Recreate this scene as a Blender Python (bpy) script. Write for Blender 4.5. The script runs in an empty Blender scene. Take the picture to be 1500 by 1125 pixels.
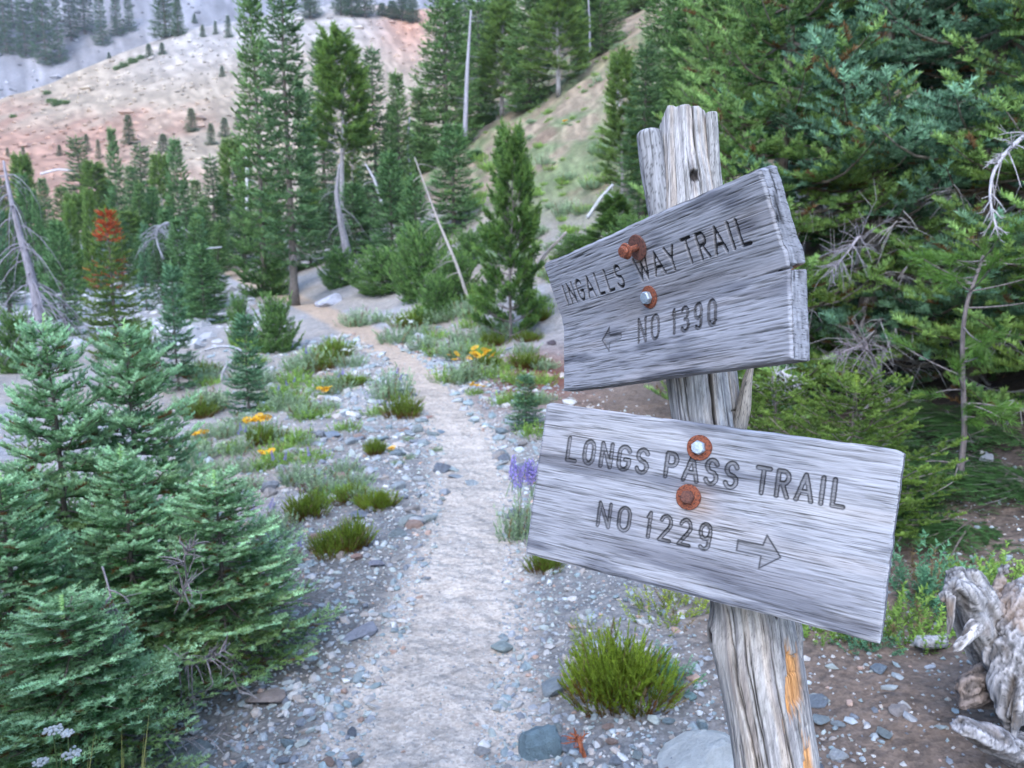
import bpy, math
import numpy as np
from mathutils import Matrix, Vector

SC = bpy.context.scene
COL = SC.collection
PI = math.pi
rng = np.random.default_rng(7)

# ------------------------------------------------------------------ camera
F, CX, CY, HOR = 1127.0, 750.0, 562.5, 380.0
PITCH = math.atan((CY - HOR) / F)
cP, sP = math.cos(PITCH), math.sin(PITCH)
CAM = np.array([0.0, 0.0, 1.5])
cam = bpy.data.cameras.new('camera')
cam.sensor_width = 36.0
cam.lens = 36.0 * F / 1500.0
cam.clip_start = 0.05
cam.clip_end = 2000.0
cam.dof.use_dof = True
cam.dof.focus_distance = 1.06
cam.dof.aperture_fstop = 8.5
camo = bpy.data.objects.new('camera', cam)
COL.objects.link(camo)
camo.location = CAM
camo.rotation_euler = (PI / 2 - PITCH, 0, 0)
SC.camera = camo

# ------------------------------------------------------------------ world, sun, exposure
SUN_EL, SUN_AZ = math.radians(48), math.radians(200)
world = bpy.data.worlds.new('World')
SC.world = world
world.use_nodes = True
wn = world.node_tree
bg = wn.nodes['Background']
sky = wn.nodes.new('ShaderNodeTexSky')
sky.sky_type = 'NISHITA'
sky.sun_disc = False
sky.sun_elevation = SUN_EL
sky.sun_rotation = SUN_AZ
sky.air_density = 1.0
sky.dust_density = 1.0
sky.ozone_density = 4.0
wn.links.new(sky.outputs[0], bg.inputs[0])
bg.inputs[1].default_value = 0.15
sun = bpy.data.lights.new('sun', 'SUN')
sun.energy = 0.5
sun.angle = math.radians(40)
sun.color = (1.0, 0.97, 0.93)
suno = bpy.data.objects.new('sun', sun)
COL.objects.link(suno)
sd = Vector((math.sin(SUN_AZ) * math.cos(SUN_EL), math.cos(SUN_AZ) * math.cos(SUN_EL), math.sin(SUN_EL)))
suno.rotation_euler = sd.to_track_quat('Z', 'Y').to_euler()
SC.view_settings.view_transform = 'Standard'
SC.view_settings.look = 'None'
SC.view_settings.gamma = 1.0
SC.view_settings.exposure = 2.4
try:
    SC.view_settings.use_curve_mapping = False
except Exception:
    pass
SC.render.engine = 'CYCLES'
SC.cycles.max_bounces = 6
SC.cycles.diffuse_bounces = 3
SC.cycles.transparent_max_bounces = 4
SC.cycles.use_denoising = True
SC.cycles.volume_bounces = 1

# ------------------------------------------------------------------ helpers: noise
_tab = np.random.default_rng(99).random((8, 256, 256)).astype(np.float32)


def vn(x, y, s=0):
    """2-D value noise 0..1"""
    t = _tab[s % 8]
    x = np.asarray(x, float); y = np.asarray(y, float)
    xi = np.floor(x).astype(np.int64); yi = np.floor(y).astype(np.int64)
    fx = x - xi; fy = y - yi
    fx = fx * fx * (3 - 2 * fx); fy = fy * fy * (3 - 2 * fy)
    a = t[yi & 255, xi & 255]; b = t[yi & 255, (xi + 1) & 255]
    c = t[(yi + 1) & 255, xi & 255]; d = t[(yi + 1) & 255, (xi + 1) & 255]
    return (a * (1 - fx) + b * fx) * (1 - fy) + (c * (1 - fx) + d * fx) * fy


def fbm(x, y, o=4, s=0):
    r = 0; a = 1.0; n = 0.0
    for k in range(o):
        r = r + a * vn(np.asarray(x) * 2 ** k + 17.3 * k, np.asarray(y) * 2 ** k + 5.1 * k, s + k)
        n += a; a *= 0.5
    return r / n


def sst(a, b, x):
    t = np.clip((np.asarray(x, float) - a) / (b - a), 0, 1)
    return t * t * (3 - 2 * t)


def mixc(a, b, t):
    a = np.asarray(a, float); b = np.asarray(b, float); t = np.asarray(t)[..., None]
    return a * (1 - t) + b * t


def nrm(v):
    v = np.asarray(v, float)
    return v / (np.linalg.norm(v, axis=-1, keepdims=True) + 1e-12)


def ray(px, py):
    r = (px - CX) / F; u = -(py - CY) / F
    return np.array([r, cP + u * sP, -sP + u * cP])


# ------------------------------------------------------------------ helpers: meshes
class MB:
    def __init__(self):
        self.v = []; self.f = []; self.c = []; self.n = 0

    def add(self, v, f, c=(1, 1, 1)):
        v = np.asarray(v, float).reshape(-1, 3); f = np.asarray(f, np.int64)
        if f.size == 0:
            return
        if f.ndim == 2 and f.shape[1] == 4:
            f = np.concatenate([f[:, [0, 1, 2]], f[:, [0, 2, 3]]])
        c = np.broadcast_to(np.asarray(c, float), (len(v), 3))
        self.v.append(v); self.f.append(f + self.n); self.c.append(c); self.n += len(v)

    def mesh(self, name, mat, smooth=False):
        V = np.concatenate(self.v); Fc = np.concatenate(self.f); C = np.concatenate(self.c)
        me = bpy.data.meshes.new(name)
        me.vertices.add(len(V)); me.vertices.foreach_set('co', V.astype(np.float32).ravel())
        me.loops.add(Fc.size); me.loops.foreach_set('vertex_index', Fc.astype(np.int32).ravel())
        me.polygons.add(len(Fc))
        me.polygons.foreach_set('loop_start', np.arange(0, Fc.size, 3, dtype=np.int32))
        me.polygons.foreach_set('use_smooth', np.full(len(Fc), bool(smooth)))
        me.update(calc_edges=True)
        ca = me.color_attributes.new('Col', 'FLOAT_COLOR', 'POINT')
        ca.data.foreach_set('color', np.concatenate([C, np.ones((len(C), 1))], 1).astype(np.float32).ravel())
        me.materials.append(mat)
        return me

    def build(self, name, mat, parent=None, smooth=False):
        return link(bpy.data.objects.new(name, self.mesh(name, mat, smooth)), parent)


def link(o, parent=None):
    COL.objects.link(o)
    if parent is not None:
        o.parent = parent
    return o


def empty(name, loc=(0, 0, 0), rz=0.0):
    o = bpy.data.objects.new(name, None)
    o.empty_display_size = 0.1
    o.location = loc; o.rotation_euler = (0, 0, rz)
    return link(o)


def tag(o, label, cat, group=None):
    o['label'] = label; o['category'] = cat
    if group:
        o['group'] = group
    return o


def kind(o, k):
    o['kind'] = k
    return o


def copy_tree(o, parent=None):
    c = o.copy(); COL.objects.link(c); c.parent = parent
    for ch in list(o.children):
        copy_tree(ch, c)
    return c


def tube(P, Rr, ns=6, cap=True):
    P = np.asarray(P, float); k = len(P)
    Rr = np.broadcast_to(np.asarray(Rr, float), (k,))
    T = np.gradient(P, axis=0); T = nrm(T)
    ref = np.array([0, 0, 1.0]) if abs(T[:, 2]).mean() < 0.8 else np.array([1.0, 0, 0])
    A = nrm(np.cross(T, ref)); B = np.cross(T, A)
    th = np.arange(ns) * 2 * PI / ns
    V = P[:, None] + Rr[:, None, None] * (A[:, None] * np.cos(th)[None, :, None] + B[:, None] * np.sin(th)[None, :, None])
    i = np.arange(k - 1)[:, None] * ns; j = np.arange(ns)[None]
    j2 = (j + 1) % ns
    Q = np.stack([i + j, i + j2, i + ns + j2, i + ns + j], -1).reshape(-1, 4)
    Ft = np.concatenate([Q[:, [0, 1, 2]], Q[:, [0, 2, 3]]])
    V = V.reshape(-1, 3)
    if cap:
        V = np.concatenate([V, P[:1], P[-1:]]); n = k * ns
        jj = np.arange(ns); j3 = (jj + 1) % ns
        Ft = np.concatenate([Ft, np.stack([np.full(ns, n), j3, jj], 1),
                             np.stack([np.full(ns, n + 1), (k - 1) * ns + jj, (k - 1) * ns + j3], 1)])
    return V, Ft


def ico(sub=0):
    t = (1 + 5 ** 0.5) / 2
    v = nrm(np.array([(-1, t, 0), (1, t, 0), (-1, -t, 0), (1, -t, 0), (0, -1, t), (0, 1, t), (0, -1, -t), (0, 1, -t),
                      (t, 0, -1), (t, 0, 1), (-t, 0, -1), (-t, 0, 1)], float))
    f = np.array([(0, 11, 5), (0, 5, 1), (0, 1, 7), (0, 7, 10), (0, 10, 11), (1, 5, 9), (5, 11, 4), (11, 10, 2), (10, 7, 6),
                  (7, 1, 8), (3, 9, 4), (3, 4, 2), (3, 2, 6), (3, 6, 8), (3, 8, 9), (4, 9, 5), (2, 4, 11), (6, 2, 10),
                  (8, 6, 7), (9, 8, 1)])
    for _ in range(sub):
        v = list(map(tuple, v)); cache = {}; nf = []

        def mid(a, b):
            k = (min(a, b), max(a, b))
            if k not in cache:
                m = nrm((np.array(v[a]) + np.array(v[b])) / 2); v.append(tuple(m)); cache[k] = len(v) - 1
            return cache[k]
        for a, b, c in f:
            ab, bc, ca = mid(a, b), mid(b, c), mid(c, a)
            nf += [(a, ab, ca), (b, bc, ab), (c, ca, bc), (ab, bc, ca)]
        v = np.array(v); f = np.array(nf)
    return np.asarray(v, float), np.asarray(f)


ICO0, ICO1, ICO2 = ico(0), ico(1), ico(2)


def rock(r, base=ICO1, cuts=7, jit=0.12, flat=0.75):
    """angular stone: a ball cut by random planes"""
    v, f = base
    v = v * (1 + jit * (r.random((len(v), 1)) - .5))
    for _ in range(cuts):
        n = nrm(r.normal(size=3)); d = r.uniform(0.5, 0.85)
        s = v @ n
        v = v - np.maximum(s - d, 0)[:, None] * n
    v = v * np.array([1, r.uniform(.65, 1), r.uniform(.5, .9) * flat / .75])
    return v / np.abs(v).max(), f


# ------------------------------------------------------------------ helpers: materials
def mat_base(name):
    m = bpy.data.materials.new(name); m.use_nodes = True
    nt = m.node_tree
    return m, nt, nt.nodes['Principled BSDF'], nt.nodes['Material Output']


def N(nt, t, **kw):
    n = nt.nodes.new(t)
    for k, v in kw.items():
        if k.startswith('i_'):
            n.inputs[k[2:].replace('_', ' ')].default_value = v
        else:
            setattr(n, k, v)
    return n


def L(nt, a, b):
    nt.links.new(a, b)


def mulcol(nt, a, b, fac=1.0, mode='MULTIPLY'):
    n = nt.nodes.new('ShaderNodeMix'); n.data_type = 'RGBA'; n.blend_type = mode
    n.inputs[0].default_value = fac
    L(nt, a, n.inputs[6]); L(nt, b, n.inputs[7])
    return n.outputs[2]


def ramp(nt, src, stops, interp='LINEAR'):
    n = nt.nodes.new('ShaderNodeValToRGB'); n.color_ramp.interpolation = interp
    e = n.color_ramp.elements
    while len(e) < len(stops):
        e.new(0.5)
    for i, (p, c) in enumerate(stops):
        e[i].position = p
        e[i].color = (c, c, c, 1) if isinstance(c, (int, float)) else (*c, 1)
    L(nt, src, n.inputs[0])
    return n.outputs[0]


def coords(nt, scale=(1, 1, 1), obj=True):
    tc = nt.nodes.new('ShaderNodeTexCoord'); mp = nt.nodes.new('ShaderNodeMapping')
    mp.inputs['Scale'].default_value = scale
    L(nt, tc.outputs['Object' if obj else 'Generated'], mp.inputs[0])
    return mp.outputs[0]


def noise(nt, vec, scale, detail=4, rough=.6, dist=0.0):
    n = nt.nodes.new('ShaderNodeTexNoise')
    n.inputs['Scale'].default_value = scale; n.inputs['Detail'].default_value = detail
    n.inputs['Roughness'].default_value = rough; n.inputs['Distortion'].default_value = dist
    L(nt, vec, n.inputs['Vector'])
    return n.outputs[0]


def bump(nt, h, strength, dist, bsdf, prev=None):
    b = nt.nodes.new('ShaderNodeBump'); b.inputs['Strength'].default_value = strength
    b.inputs['Distance'].default_value = dist
    L(nt, h, b.inputs['Height'])
    if prev is not None:
        L(nt, prev, b.inputs['Normal'])
    L(nt, b.outputs[0], bsdf.inputs['Normal'])
    return b.outputs[0]


def attr(nt):
    a = nt.nodes.new('ShaderNodeAttribute'); a.attribute_name = 'Col'
    return a.outputs['Color']


def m_foliage(name, trans=0.42, rough=.5):
    m, nt, b, out = mat_base(name)
    c = attr(nt)
    v = coords(nt)
    k = ramp(nt, noise(nt, v, 3.0, 3), [(.3, .72), (.7, 1.25)])
    c = mulcol(nt, c, k)
    L(nt, c, b.inputs['Base Color'])
    b.inputs['Roughness'].default_value = rough
    b.inputs['Specular IOR Level'].default_value = .35
    t = nt.nodes.new('ShaderNodeBsdfTranslucent'); L(nt, c, t.inputs[0])
    mx = nt.nodes.new('ShaderNodeMixShader'); mx.inputs[0].default_value = trans
    L(nt, b.outputs[0], mx.inputs[1]); L(nt, t.outputs[0], mx.inputs[2])
    L(nt, mx.outputs[0], out.inputs[0])
    return m


def m_wood(name, grain=(6, 6, 1.2), scale=20, lo=.55, hi=1.3, bstr=.35, bdist=.003, rough=.85, fine=None, fst=((.3, .62), (.42, .98), (.7, 1.1))):
    m, nt, b, out = mat_base(name)
    c = attr(nt)
    v = coords(nt, grain)
    n1 = noise(nt, v, scale, 6, .65, .4)
    c = mulcol(nt, c, ramp(nt, n1, [(.32, lo), (.5, .95), (.7, hi)]))
    if fine:
        v2 = coords(nt, fine)
        n2 = noise(nt, v2, 1.0, 3, .6, .2)
        c = mulcol(nt, c, ramp(nt, n2, list(fst)))
    L(nt, c, b.inputs['Base Color'])
    b.inputs['Roughness'].default_value = rough
    b.inputs['Specular IOR Level'].default_value = .2
    bump(nt, n1, bstr, bdist, b)
    return m


def m_ground():
    m, nt, b, out = mat_base('mountain_ground')
    c = attr(nt)
    v = coords(nt)
    n1 = noise(nt, v, 9, 8, .7)
    n2 = noise(nt, v, 1.1, 6, .65)
    vo = nt.nodes.new('ShaderNodeTexVoronoi'); vo.inputs['Scale'].default_value = 95
    L(nt, v, vo.inputs['Vector'])
    n3 = noise(nt, v, .12, 8, .72)
    c = mulcol(nt, c, ramp(nt, n1, [(.3, .76), (.5, .98), (.7, 1.22)]))
    c = mulcol(nt, c, ramp(nt, n2, [(.3, .88), (.7, 1.1)]))
    c = mulcol(nt, c, ramp(nt, n3, [(.3, .82), (.7, 1.15)]))
    vc = nt.nodes.new('ShaderNodeSeparateColor'); L(nt, vo.outputs['Color'], vc.inputs[0])
    c = mulcol(nt, c, ramp(nt, vc.outputs[0], [(.0, .72), (.5, 1.0), (1.0, 1.28)]), .8)
    L(nt, c, b.inputs['Base Color'])
    b.inputs['Roughness'].default_value = .95
    b.inputs['Specular IOR Level'].default_value = .15
    p = bump(nt, vo.outputs['Distance'], .4, .006, b)
    p = bump(nt, n1, .5, .014, b, p)
    bump(nt, n3, .6, 1.2, b, p)
    return m


STONES = [(.30, .32, .35), (.36, .40, .42), (.24, .29, .31), (.42, .41, .40), (.20, .22, .25), (.33, .37, .36),
          (.40, .36, .33), (.52, .53, .53), (.38, .27, .22), (.26, .33, .35)]


def m_stone(name, rand=True):
    m, nt, b, out = mat_base(name)
    c = attr(nt)
    if rand:
        oi = nt.nodes.new('ShaderNodeObjectInfo')
        stops = [(i / len(STONES), s) for i, s in enumerate(STONES)]
        c = mulcol(nt, c, ramp(nt, oi.outputs['Random'], stops, 'CONSTANT'))
    v = coords(nt)
    n1 = noise(nt, v, 2.2 if rand or name == 'rock' else 30, 9, .72)
    c = mulcol(nt, c, ramp(nt, n1, [(.3, .7), (.55, 1.0), (.72, 1.25)]))
    L(nt, c, b.inputs['Base Color'])
    b.inputs['Roughness'].default_value = .8
    b.inputs['Specular IOR Level'].default_value = .3
    bump(nt, n1, .8, .10 if rand or name == 'rock' else .01, b)
    return m


def m_plain(name, col, rough=.6, metal=0.0, vary=.35, scale=60, col2=None, col3=None):
    m, nt, b, out = mat_base(name)
    v = coords(nt)
    n1 = noise(nt, v, scale, 6, .65)
    if col2 is None:
        col2 = tuple(x * (1 - vary) for x in col)
    c = ramp(nt, n1, [(.38, col2), (.55, col)] + ([(.64, col), (.70, col3)] if col3 else []))
    L(nt, c, b.inputs['Base Color'])
    b.inputs['Roughness'].default_value = rough
    b.inputs['Metallic'].default_value = metal
    bump(nt, n1, .5, .002, b)
    return m


M_GROUND = m_ground()
M_NEEDLE = m_foliage('needle_foliage')
M_LEAF = m_foliage('leaf_foliage', .35, .6)
M_PETAL = m_foliage('petals', .3, .7)
M_BARK = m_wood('bark', (5, 5, 1.5), 9, .5, 1.3, .8, .02, .95)
M_DEADWOOD = m_wood('silvered_wood', (9, 9, 1.3), 9, .5, 1.25, .6, .01, .85)
M_STONE = m_stone('stone')
M_GRAVEL = m_stone('gravel_stone', False)
M_BOARD = m_wood('weathered_board', (5, 60, 150), 3.2, .72, 1.16, .15, .0005, .85, (11, 120, 470), ((.36, .42), (.43, .97), (.7, 1.1)))
M_POST = m_wood('weathered_post', (30, 30, 3), 4.5, .6, 1.22, .35, .002, .85, (420, 420, 16))
M_RUST = m_plain('rusted_steel', (.22, .062, .028), .9, .0, .4, 330, (.05, .018, .014), (.34, .20, .15))
M_RUSTDARK = m_plain('dark_rusted_steel', (.13, .05, .035), .85, .0, .4, 260, (.05, .022, .018))
M_ZINC = m_plain('galvanised_steel', (.40, .47, .54), .5, .6, .3, 200)

# ------------------------------------------------------------------ terrain
# the trail's centre line and width, metres
_pp = [(1125, 618, 290), (1000, 645, 210), (900, 672, 150), (800, 690, 142), (750, 690, 125), (700, 692, 100), (650, 682, 100),
       (600, 650, 92), (560, 620, 84), (530, 588, 68), (500, 538, 62), (480, 505, 54), (462, 470, 46), (448, 440, 40), (420, 375, 46), (400, 335, 50)]


def zp(Y):
    return 0.045 * np.logaddexp(0, (np.asarray(Y, float) - 9) / 2.0) * 2.0


_PY, _PX = [], []
for (py, pxc, w) in _pp:
    d = ray(pxc, py); lo, hi = 0.5, 80.0
    for _ in range(60):
        mid = (lo + hi) / 2
        t = mid / d[1]
        if CAM[2] + t * d[2] > zp(mid) - .03:
            lo = mid
        else:
            hi = mid
    _PY.append(mid); _PX.append(d[0] * mid / d[1])
_PY = np.array(_PY); _PX = np.array(_PX)


def xp(Y):
    Y = np.asarray(Y, float)
    x = np.interp(Y, _PY, _PX)
    x = np.where(Y < _PY[0], _PX[0] - (_PY[0] - Y) * .12, x)
    return np.where(Y > _PY[-1], _PX[-1] - (Y - _PY[-1]) * .42, x)


def path_d(x, Y):
    s = (xp(Y + .3) - xp(Y - .3)) / .6
    return (np.asarray(x) - xp(Y)) / np.sqrt(1 + s * s)


_cp = np.array([(-900, 330), (-400, 250), (0, 165), (130, 120), (200, 95), (300, 62), (400, 40), (520, 26), (640, 36), (760, 20), (1000, 0), (2200, -60)], float)


def H(x, Y):
    x = np.asarray(x, float); Y = np.asarray(Y, float)
    d = path_d(x, Y)
    dr = np.maximum(d - .33, 0); dl = np.maximum(-d - .33, 0)
    near = zp(Y) - .03
    on = 3.2 - 1.7 * sst(7, 13, Y)
    near = near + .10 * dr + (.42 + .14 * sst(7, 13, Y)) * np.logaddexp(0, (dr - on) / .9) * .9 + .10 * np.clip(dr, 0, .3)
    near = near - .10 * np.minimum(dl, 5) + .07 * np.minimum(dl, .3)
    near = near + sst(.3, 1.0, np.abs(d)) * (.16 * (fbm(x * .9 + 40, Y * .9 + 40, 4, 1) - .5) + .5 * sst(4, 20, np.hypot(x, Y)) * (fbm(x * .23 + 9, Y * .23 + 3, 3, 2) - .5) + .5 * sst(4, 9, d) * sst(10, 16, Y) * (fbm(x * .8 + 3, Y * .8, 4, 5) - .5))
    near = near + .025 * (fbm(x * 5 + 7, Y * 5 + 3, 3, 3) - .5)
    r = np.hypot(x, Y) + 1e-6
    # talus hill across the little valley and the scree mountain behind it
    ax = CX + F * x / np.maximum(Y * cP, .05 * r)
    yc = np.interp(ax, _cp[:, 0], _cp[:, 1]) + 6 * (vn(ax * .03, ax * 0, 4) - .5)
    ec = (HOR - yc) / F
    RB, RC = 52.0, 175.0
    u = np.clip((r - RB) / (RC - RB), -.5, 1)
    zc = 1.5 + RC * ec * np.clip(Y * cP / r, .3, 1)
    tal = 2.2 + (zc - 2.2) * (.35 * u + .65 * np.sign(u) * np.abs(u) ** 1.5)
    tal = tal + 1.6 * (fbm(x * .05, Y * .05, 4, 5) - .5) * sst(0, .3, u)
    back = zc - (r - RC) * .3
    mnt = zc - 18 + (r - 235) * .95 + 18 * (fbm(x * .012 + 3, Y * .012, 5, 6) - .5) * sst(235, 330, r)
    tal = np.where(r > RC, np.maximum(back, mnt), tal)
    k = 1.2
    m = np.maximum(near, tal)
    return m + k * np.log1p(np.exp(-np.abs(near - tal) / k))


def ground_at(px, py, rmax=900):
    """where the ray through a photo pixel meets the terrain"""
    d = ray(px, py)
    t = np.exp(np.linspace(math.log(1.2), math.log(rmax), 2500))
    P = CAM + t[:, None] * d
    below = P[:, 2] < H(P[:, 0], P[:, 1])
    i = int(np.argmax(below)) if below.any() else len(t) - 1
    lo, hi = t[max(i - 1, 0)], t[i]
    for _ in range(25):
        mm = (lo + hi) / 2; p = CAM + mm * d
        if p[2] < H(p[0], p[1]):
            hi = mm
        else:
            lo = mm
    p = CAM + hi * d
    return np.array([p[0], p[1], float(H(p[0], p[1]))])


def at_depth(px, Y):
    """ground point at forward distance Y under photo column px (columns lean a little with the camera's pitch)"""
    x = (px - CX) / F * Y * 1.0
    for _ in range(3):
        z = float(H(x, Y))
        dep = Y * cP - (z - 1.5) * sP
        x = (px - CX) / F * dep
    return np.array([x, Y, float(H(x, Y))])


def height_to(px, base, py_top):
    """tree height so that its top shows at photo row py_top"""
    d = ray(px, py_top); t = base[1] / d[1]
    return CAM[2] + t * d[2] - base[2]


def ground_colour(x, Y):
    d = path_d(x, Y); r = np.hypot(x, Y)
    wob = .25 * (fbm(x * 2.2, Y * 2.2, 4, 1) - .5) + .12 * (fbm(x * 9, Y * 9, 3, 2) - .5)
    hw = np.interp(Y, [0, 2.2, 3, 4, 8, 20, 40], [.34, .34, .30, .28, .30, .34, .6])
    C = np.broadcast_to(np.array([.31, .28, .25]), x.shape + (3,))           # dry stony soil
    n = fbm(x * .8, Y * .8, 4, 3)
    C = mixc(C, (.30, .30, .31), sst(.5, .7, n) * .8)
    C = mixc(C, (.27, .22, .17), sst(.55, .7, fbm(x * .5 + 9, Y * .5, 4, 5)) * .6)
    # gravelly margin near the camera
    g = sst(1.5, .8, np.abs(d + .15 + wob)) * sst(9, 4, Y)
    C = mixc(C, (.19, .183, .175), g)  # base colour darkened to paint the shade in gaps between stones
    # brown duff right of the trail and under the firs
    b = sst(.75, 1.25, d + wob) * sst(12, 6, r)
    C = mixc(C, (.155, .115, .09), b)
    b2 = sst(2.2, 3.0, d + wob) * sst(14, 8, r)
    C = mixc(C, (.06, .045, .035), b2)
    red = np.exp(-(((x - .25) / .55) ** 2 + ((Y - 8.6) / 1.2) ** 2))
    C = mixc(C, (.17, .07, .05), np.clip(red * 1.3, 0, 1))
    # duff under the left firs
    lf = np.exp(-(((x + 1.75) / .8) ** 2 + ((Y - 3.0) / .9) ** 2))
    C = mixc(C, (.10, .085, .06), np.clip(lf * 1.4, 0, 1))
    # grassy tan hillside on the right farther off
    hs = sst(3.5, 6.5, d) * sst(9, 14, r)
    C = mixc(C, (.27, .21, .145), hs)
    C = mixc(C, (.13, .18, .08), hs * sst(.42, .60, .5 * fbm(x * .35, Y * .35, 4, 6) + .5 * fbm(x * 1.6, Y * .9, 4, 1)) * .8)
    C = mixc(C, (.20, .13, .09), hs * sst(.58, .70, fbm(x * .9 + 5, Y * .6, 4, 2)) * .6)
    # pale scree in the valley on the left
    vs = sst(-2.0, -4.5, d) * sst(14, 19, Y)
    C = mixc(C, (.27, .27, .28), vs * .9)
    # trail tread
    p = sst(hw + .10, hw - .08, np.abs(d + wob * .35))
    tread = mixc((.43, .375, .32), (.43, .32, .23), sst(5, 14, Y))
    C = mixc(C, tread, p)
    # talus hill
    t = sst(48, 62, r) * sst(-8, -16, x - .02 * Y)
    tc = np.broadcast_to(np.array([.30, .24, .175]), x.shape + (3,))
    ax = CX + F * x / np.maximum(Y, .05 * r)
    rd = sst(.34, .74, .55 * fbm(x * .035 + 1, Y * .03 + 2, 4, 7) + .5 * fbm(x * .25, Y * .12, 4, 2) + .28 * sst(300, 40, ax) - .38 * sst(100, 160, r) - .1 * sst(180, 380, ax))
    tc = mixc(tc, (.30, .165, .115), rd * .85)
    tc = mixc(tc, (.33, .325, .335), sst(120, 175, r) * sst(150, 330, ax) * .6)
    tc = tc * (.72 + .55 * fbm(x * .3, Y * .3, 4, 3))[..., None]
    tc = mixc(tc, (.40, .19, .11), np.exp(-(((ax - 610) / 45) ** 2)) * sst(120, 165, r) * .8)
    C = mixc(C, tc, t)
    gr = sst(178, 190, r)
    gc = mixc((.17, .18, .21), (.25, .225, .215), fbm(x * .02, Y * .02, 4, 0))
    gc = gc * (.55 + .9 * fbm(x * .22, Y * .22, 4, 3))[..., None]
    C = mixc(C, gc, gr)
    spk = np.random.default_rng(4).random(C.shape[:-1])
    C = C * (1 + np.maximum(sst(45, 65, r) * .6, hs * .6) * (spk ** 2 - .33))[..., None]
    return C


def build_ground():
    a = np.radians(np.concatenate([np.linspace(-125, -46, 34)[:-1], np.linspace(-46, 46, 310), np.linspace(46, 125, 34)[1:]]))
    rr = np.concatenate([[.02, .2], np.exp(np.linspace(math.log(.5), math.log(430), 340))])
    A, Rg = np.meshgrid(a, rr)
    x = Rg * np.sin(A); Y = Rg * np.cos(A)
    z = H(x, Y)
    z = np.where(Rg < .3, float(H(0, 1)), z)
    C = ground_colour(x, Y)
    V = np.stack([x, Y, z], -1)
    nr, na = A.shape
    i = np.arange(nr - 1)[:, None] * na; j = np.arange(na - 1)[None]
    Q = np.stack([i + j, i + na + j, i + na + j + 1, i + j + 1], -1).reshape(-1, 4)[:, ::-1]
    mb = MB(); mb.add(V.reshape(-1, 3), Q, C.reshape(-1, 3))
    return kind(mb.build('ground', M_GROUND, smooth=True), 'structure')


build_ground()

# ------------------------------------------------------------------ the trail sign
def rot(y, p, r):
    cy, sy, cp, sp, cr, sr = math.cos(y), math.sin(y), math.cos(p), math.sin(p), math.cos(r), math.sin(r)
    return np.array([[cy, -sy, 0], [sy, cy, 0], [0, 0, 1]]) @ np.array([[1, 0, 0], [0, cp, -sp], [0, sp, cp]]) @ np.array([[cr, 0, sr], [0, 1, 0], [-sr, 0, cr]])


def arc(cx, cy, rx, ry, a0, a1, n=9):
    t = np.radians(np.linspace(a0, a1, n))
    return [(cx + rx * math.cos(q), cy + ry * math.sin(q)) for q in t]


GLYPH = {
    'I': [[(.5, 0), (.5, 1)]],
    'N': [[(.1, 0), (.1, 1), (.9, 0), (.9, 1)]],
    'G': [arc(.5, .72, .42, .28, 20, 180) + arc(.5, .28, .42, .28, 180, 360) + [(.92, .45), (.6, .45)]],
    'A': [[(.05, 0), (.5, 1), (.95, 0)], [(.22, .34), (.78, .34)]],
    'L': [[(.15, 1), (.15, 0), (.85, 0)]],
    'S': [arc(.5, .75, .38, .25, 20, 270, 11) + arc(.5, .25, .40, .25, 90, -160, 11)],
    'W': [[(.0, 1), (.25, 0), (.5, .8), (.75, 0), (1, 1)]],
    'Y': [[(.05, 1), (.5, .5), (.95, 1)], [(.5, .5), (.5, 0)]],
    'T': [[(.05, 1), (.95, 1)], [(.5, 1), (.5, 0)]],
    'R': [[(.12, 0), (.12, 1), (.5, 1)] + arc(.52, .76, .36, .24, 90, -90) + [(.12, .52)], [(.45, .52), (.88, 0)]],
    'O': [arc(.5, .68, .38, .32, 0, 180) + arc(.5, .32, .38, .32, 180, 360) + [(.88, .68)]],
    'P': [[(.12, 0), (.12, 1), (.5, 1)] + arc(.52, .74, .36, .26, 90, -90) + [(.12, .48)]],
    '1': [[(.3, .82), (.55, 1), (.55, 0)]],
    '2': [arc(.5, .72, .38, .28, 160, -30) + [(.12, 0), (.9, 0)]],
    '3': [arc(.48, .75, .36, .25, 150, -90) + arc(.48, .26, .40, .26, 90, -150)],
    '9': [arc(.5, .70, .36, .30, 0, 360, 15) + [(.86, .6), (.8, .25)] + arc(.5, .22, .32, .22, 0, -140, 7)],
    '0': [arc(.5, .68, .36, .32, 0, 180) + arc(.5, .32, .36, .32, 180, 360) + [(.86, .68)]],
}


def word(txt, u0, u1, v0, v1):
    """strokes of a word filling u0..u1"""
    W = {'I': .25, 'W': 1.15, '1': .5, 'A': 1.0}
    ws = [W.get(c, .85) for c in txt]; gap = .42
    k = (u1 - u0) / (sum(ws) + gap * (len(txt) - 1)); x = u0; out = []
    for c, w in zip(txt, ws):
        for pl in GLYPH[c]:
            out.append([(x + px * w * k, v0 + py * (v1 - v0)) for px, py in pl])
        x += (w + gap) * k
    return out


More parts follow.
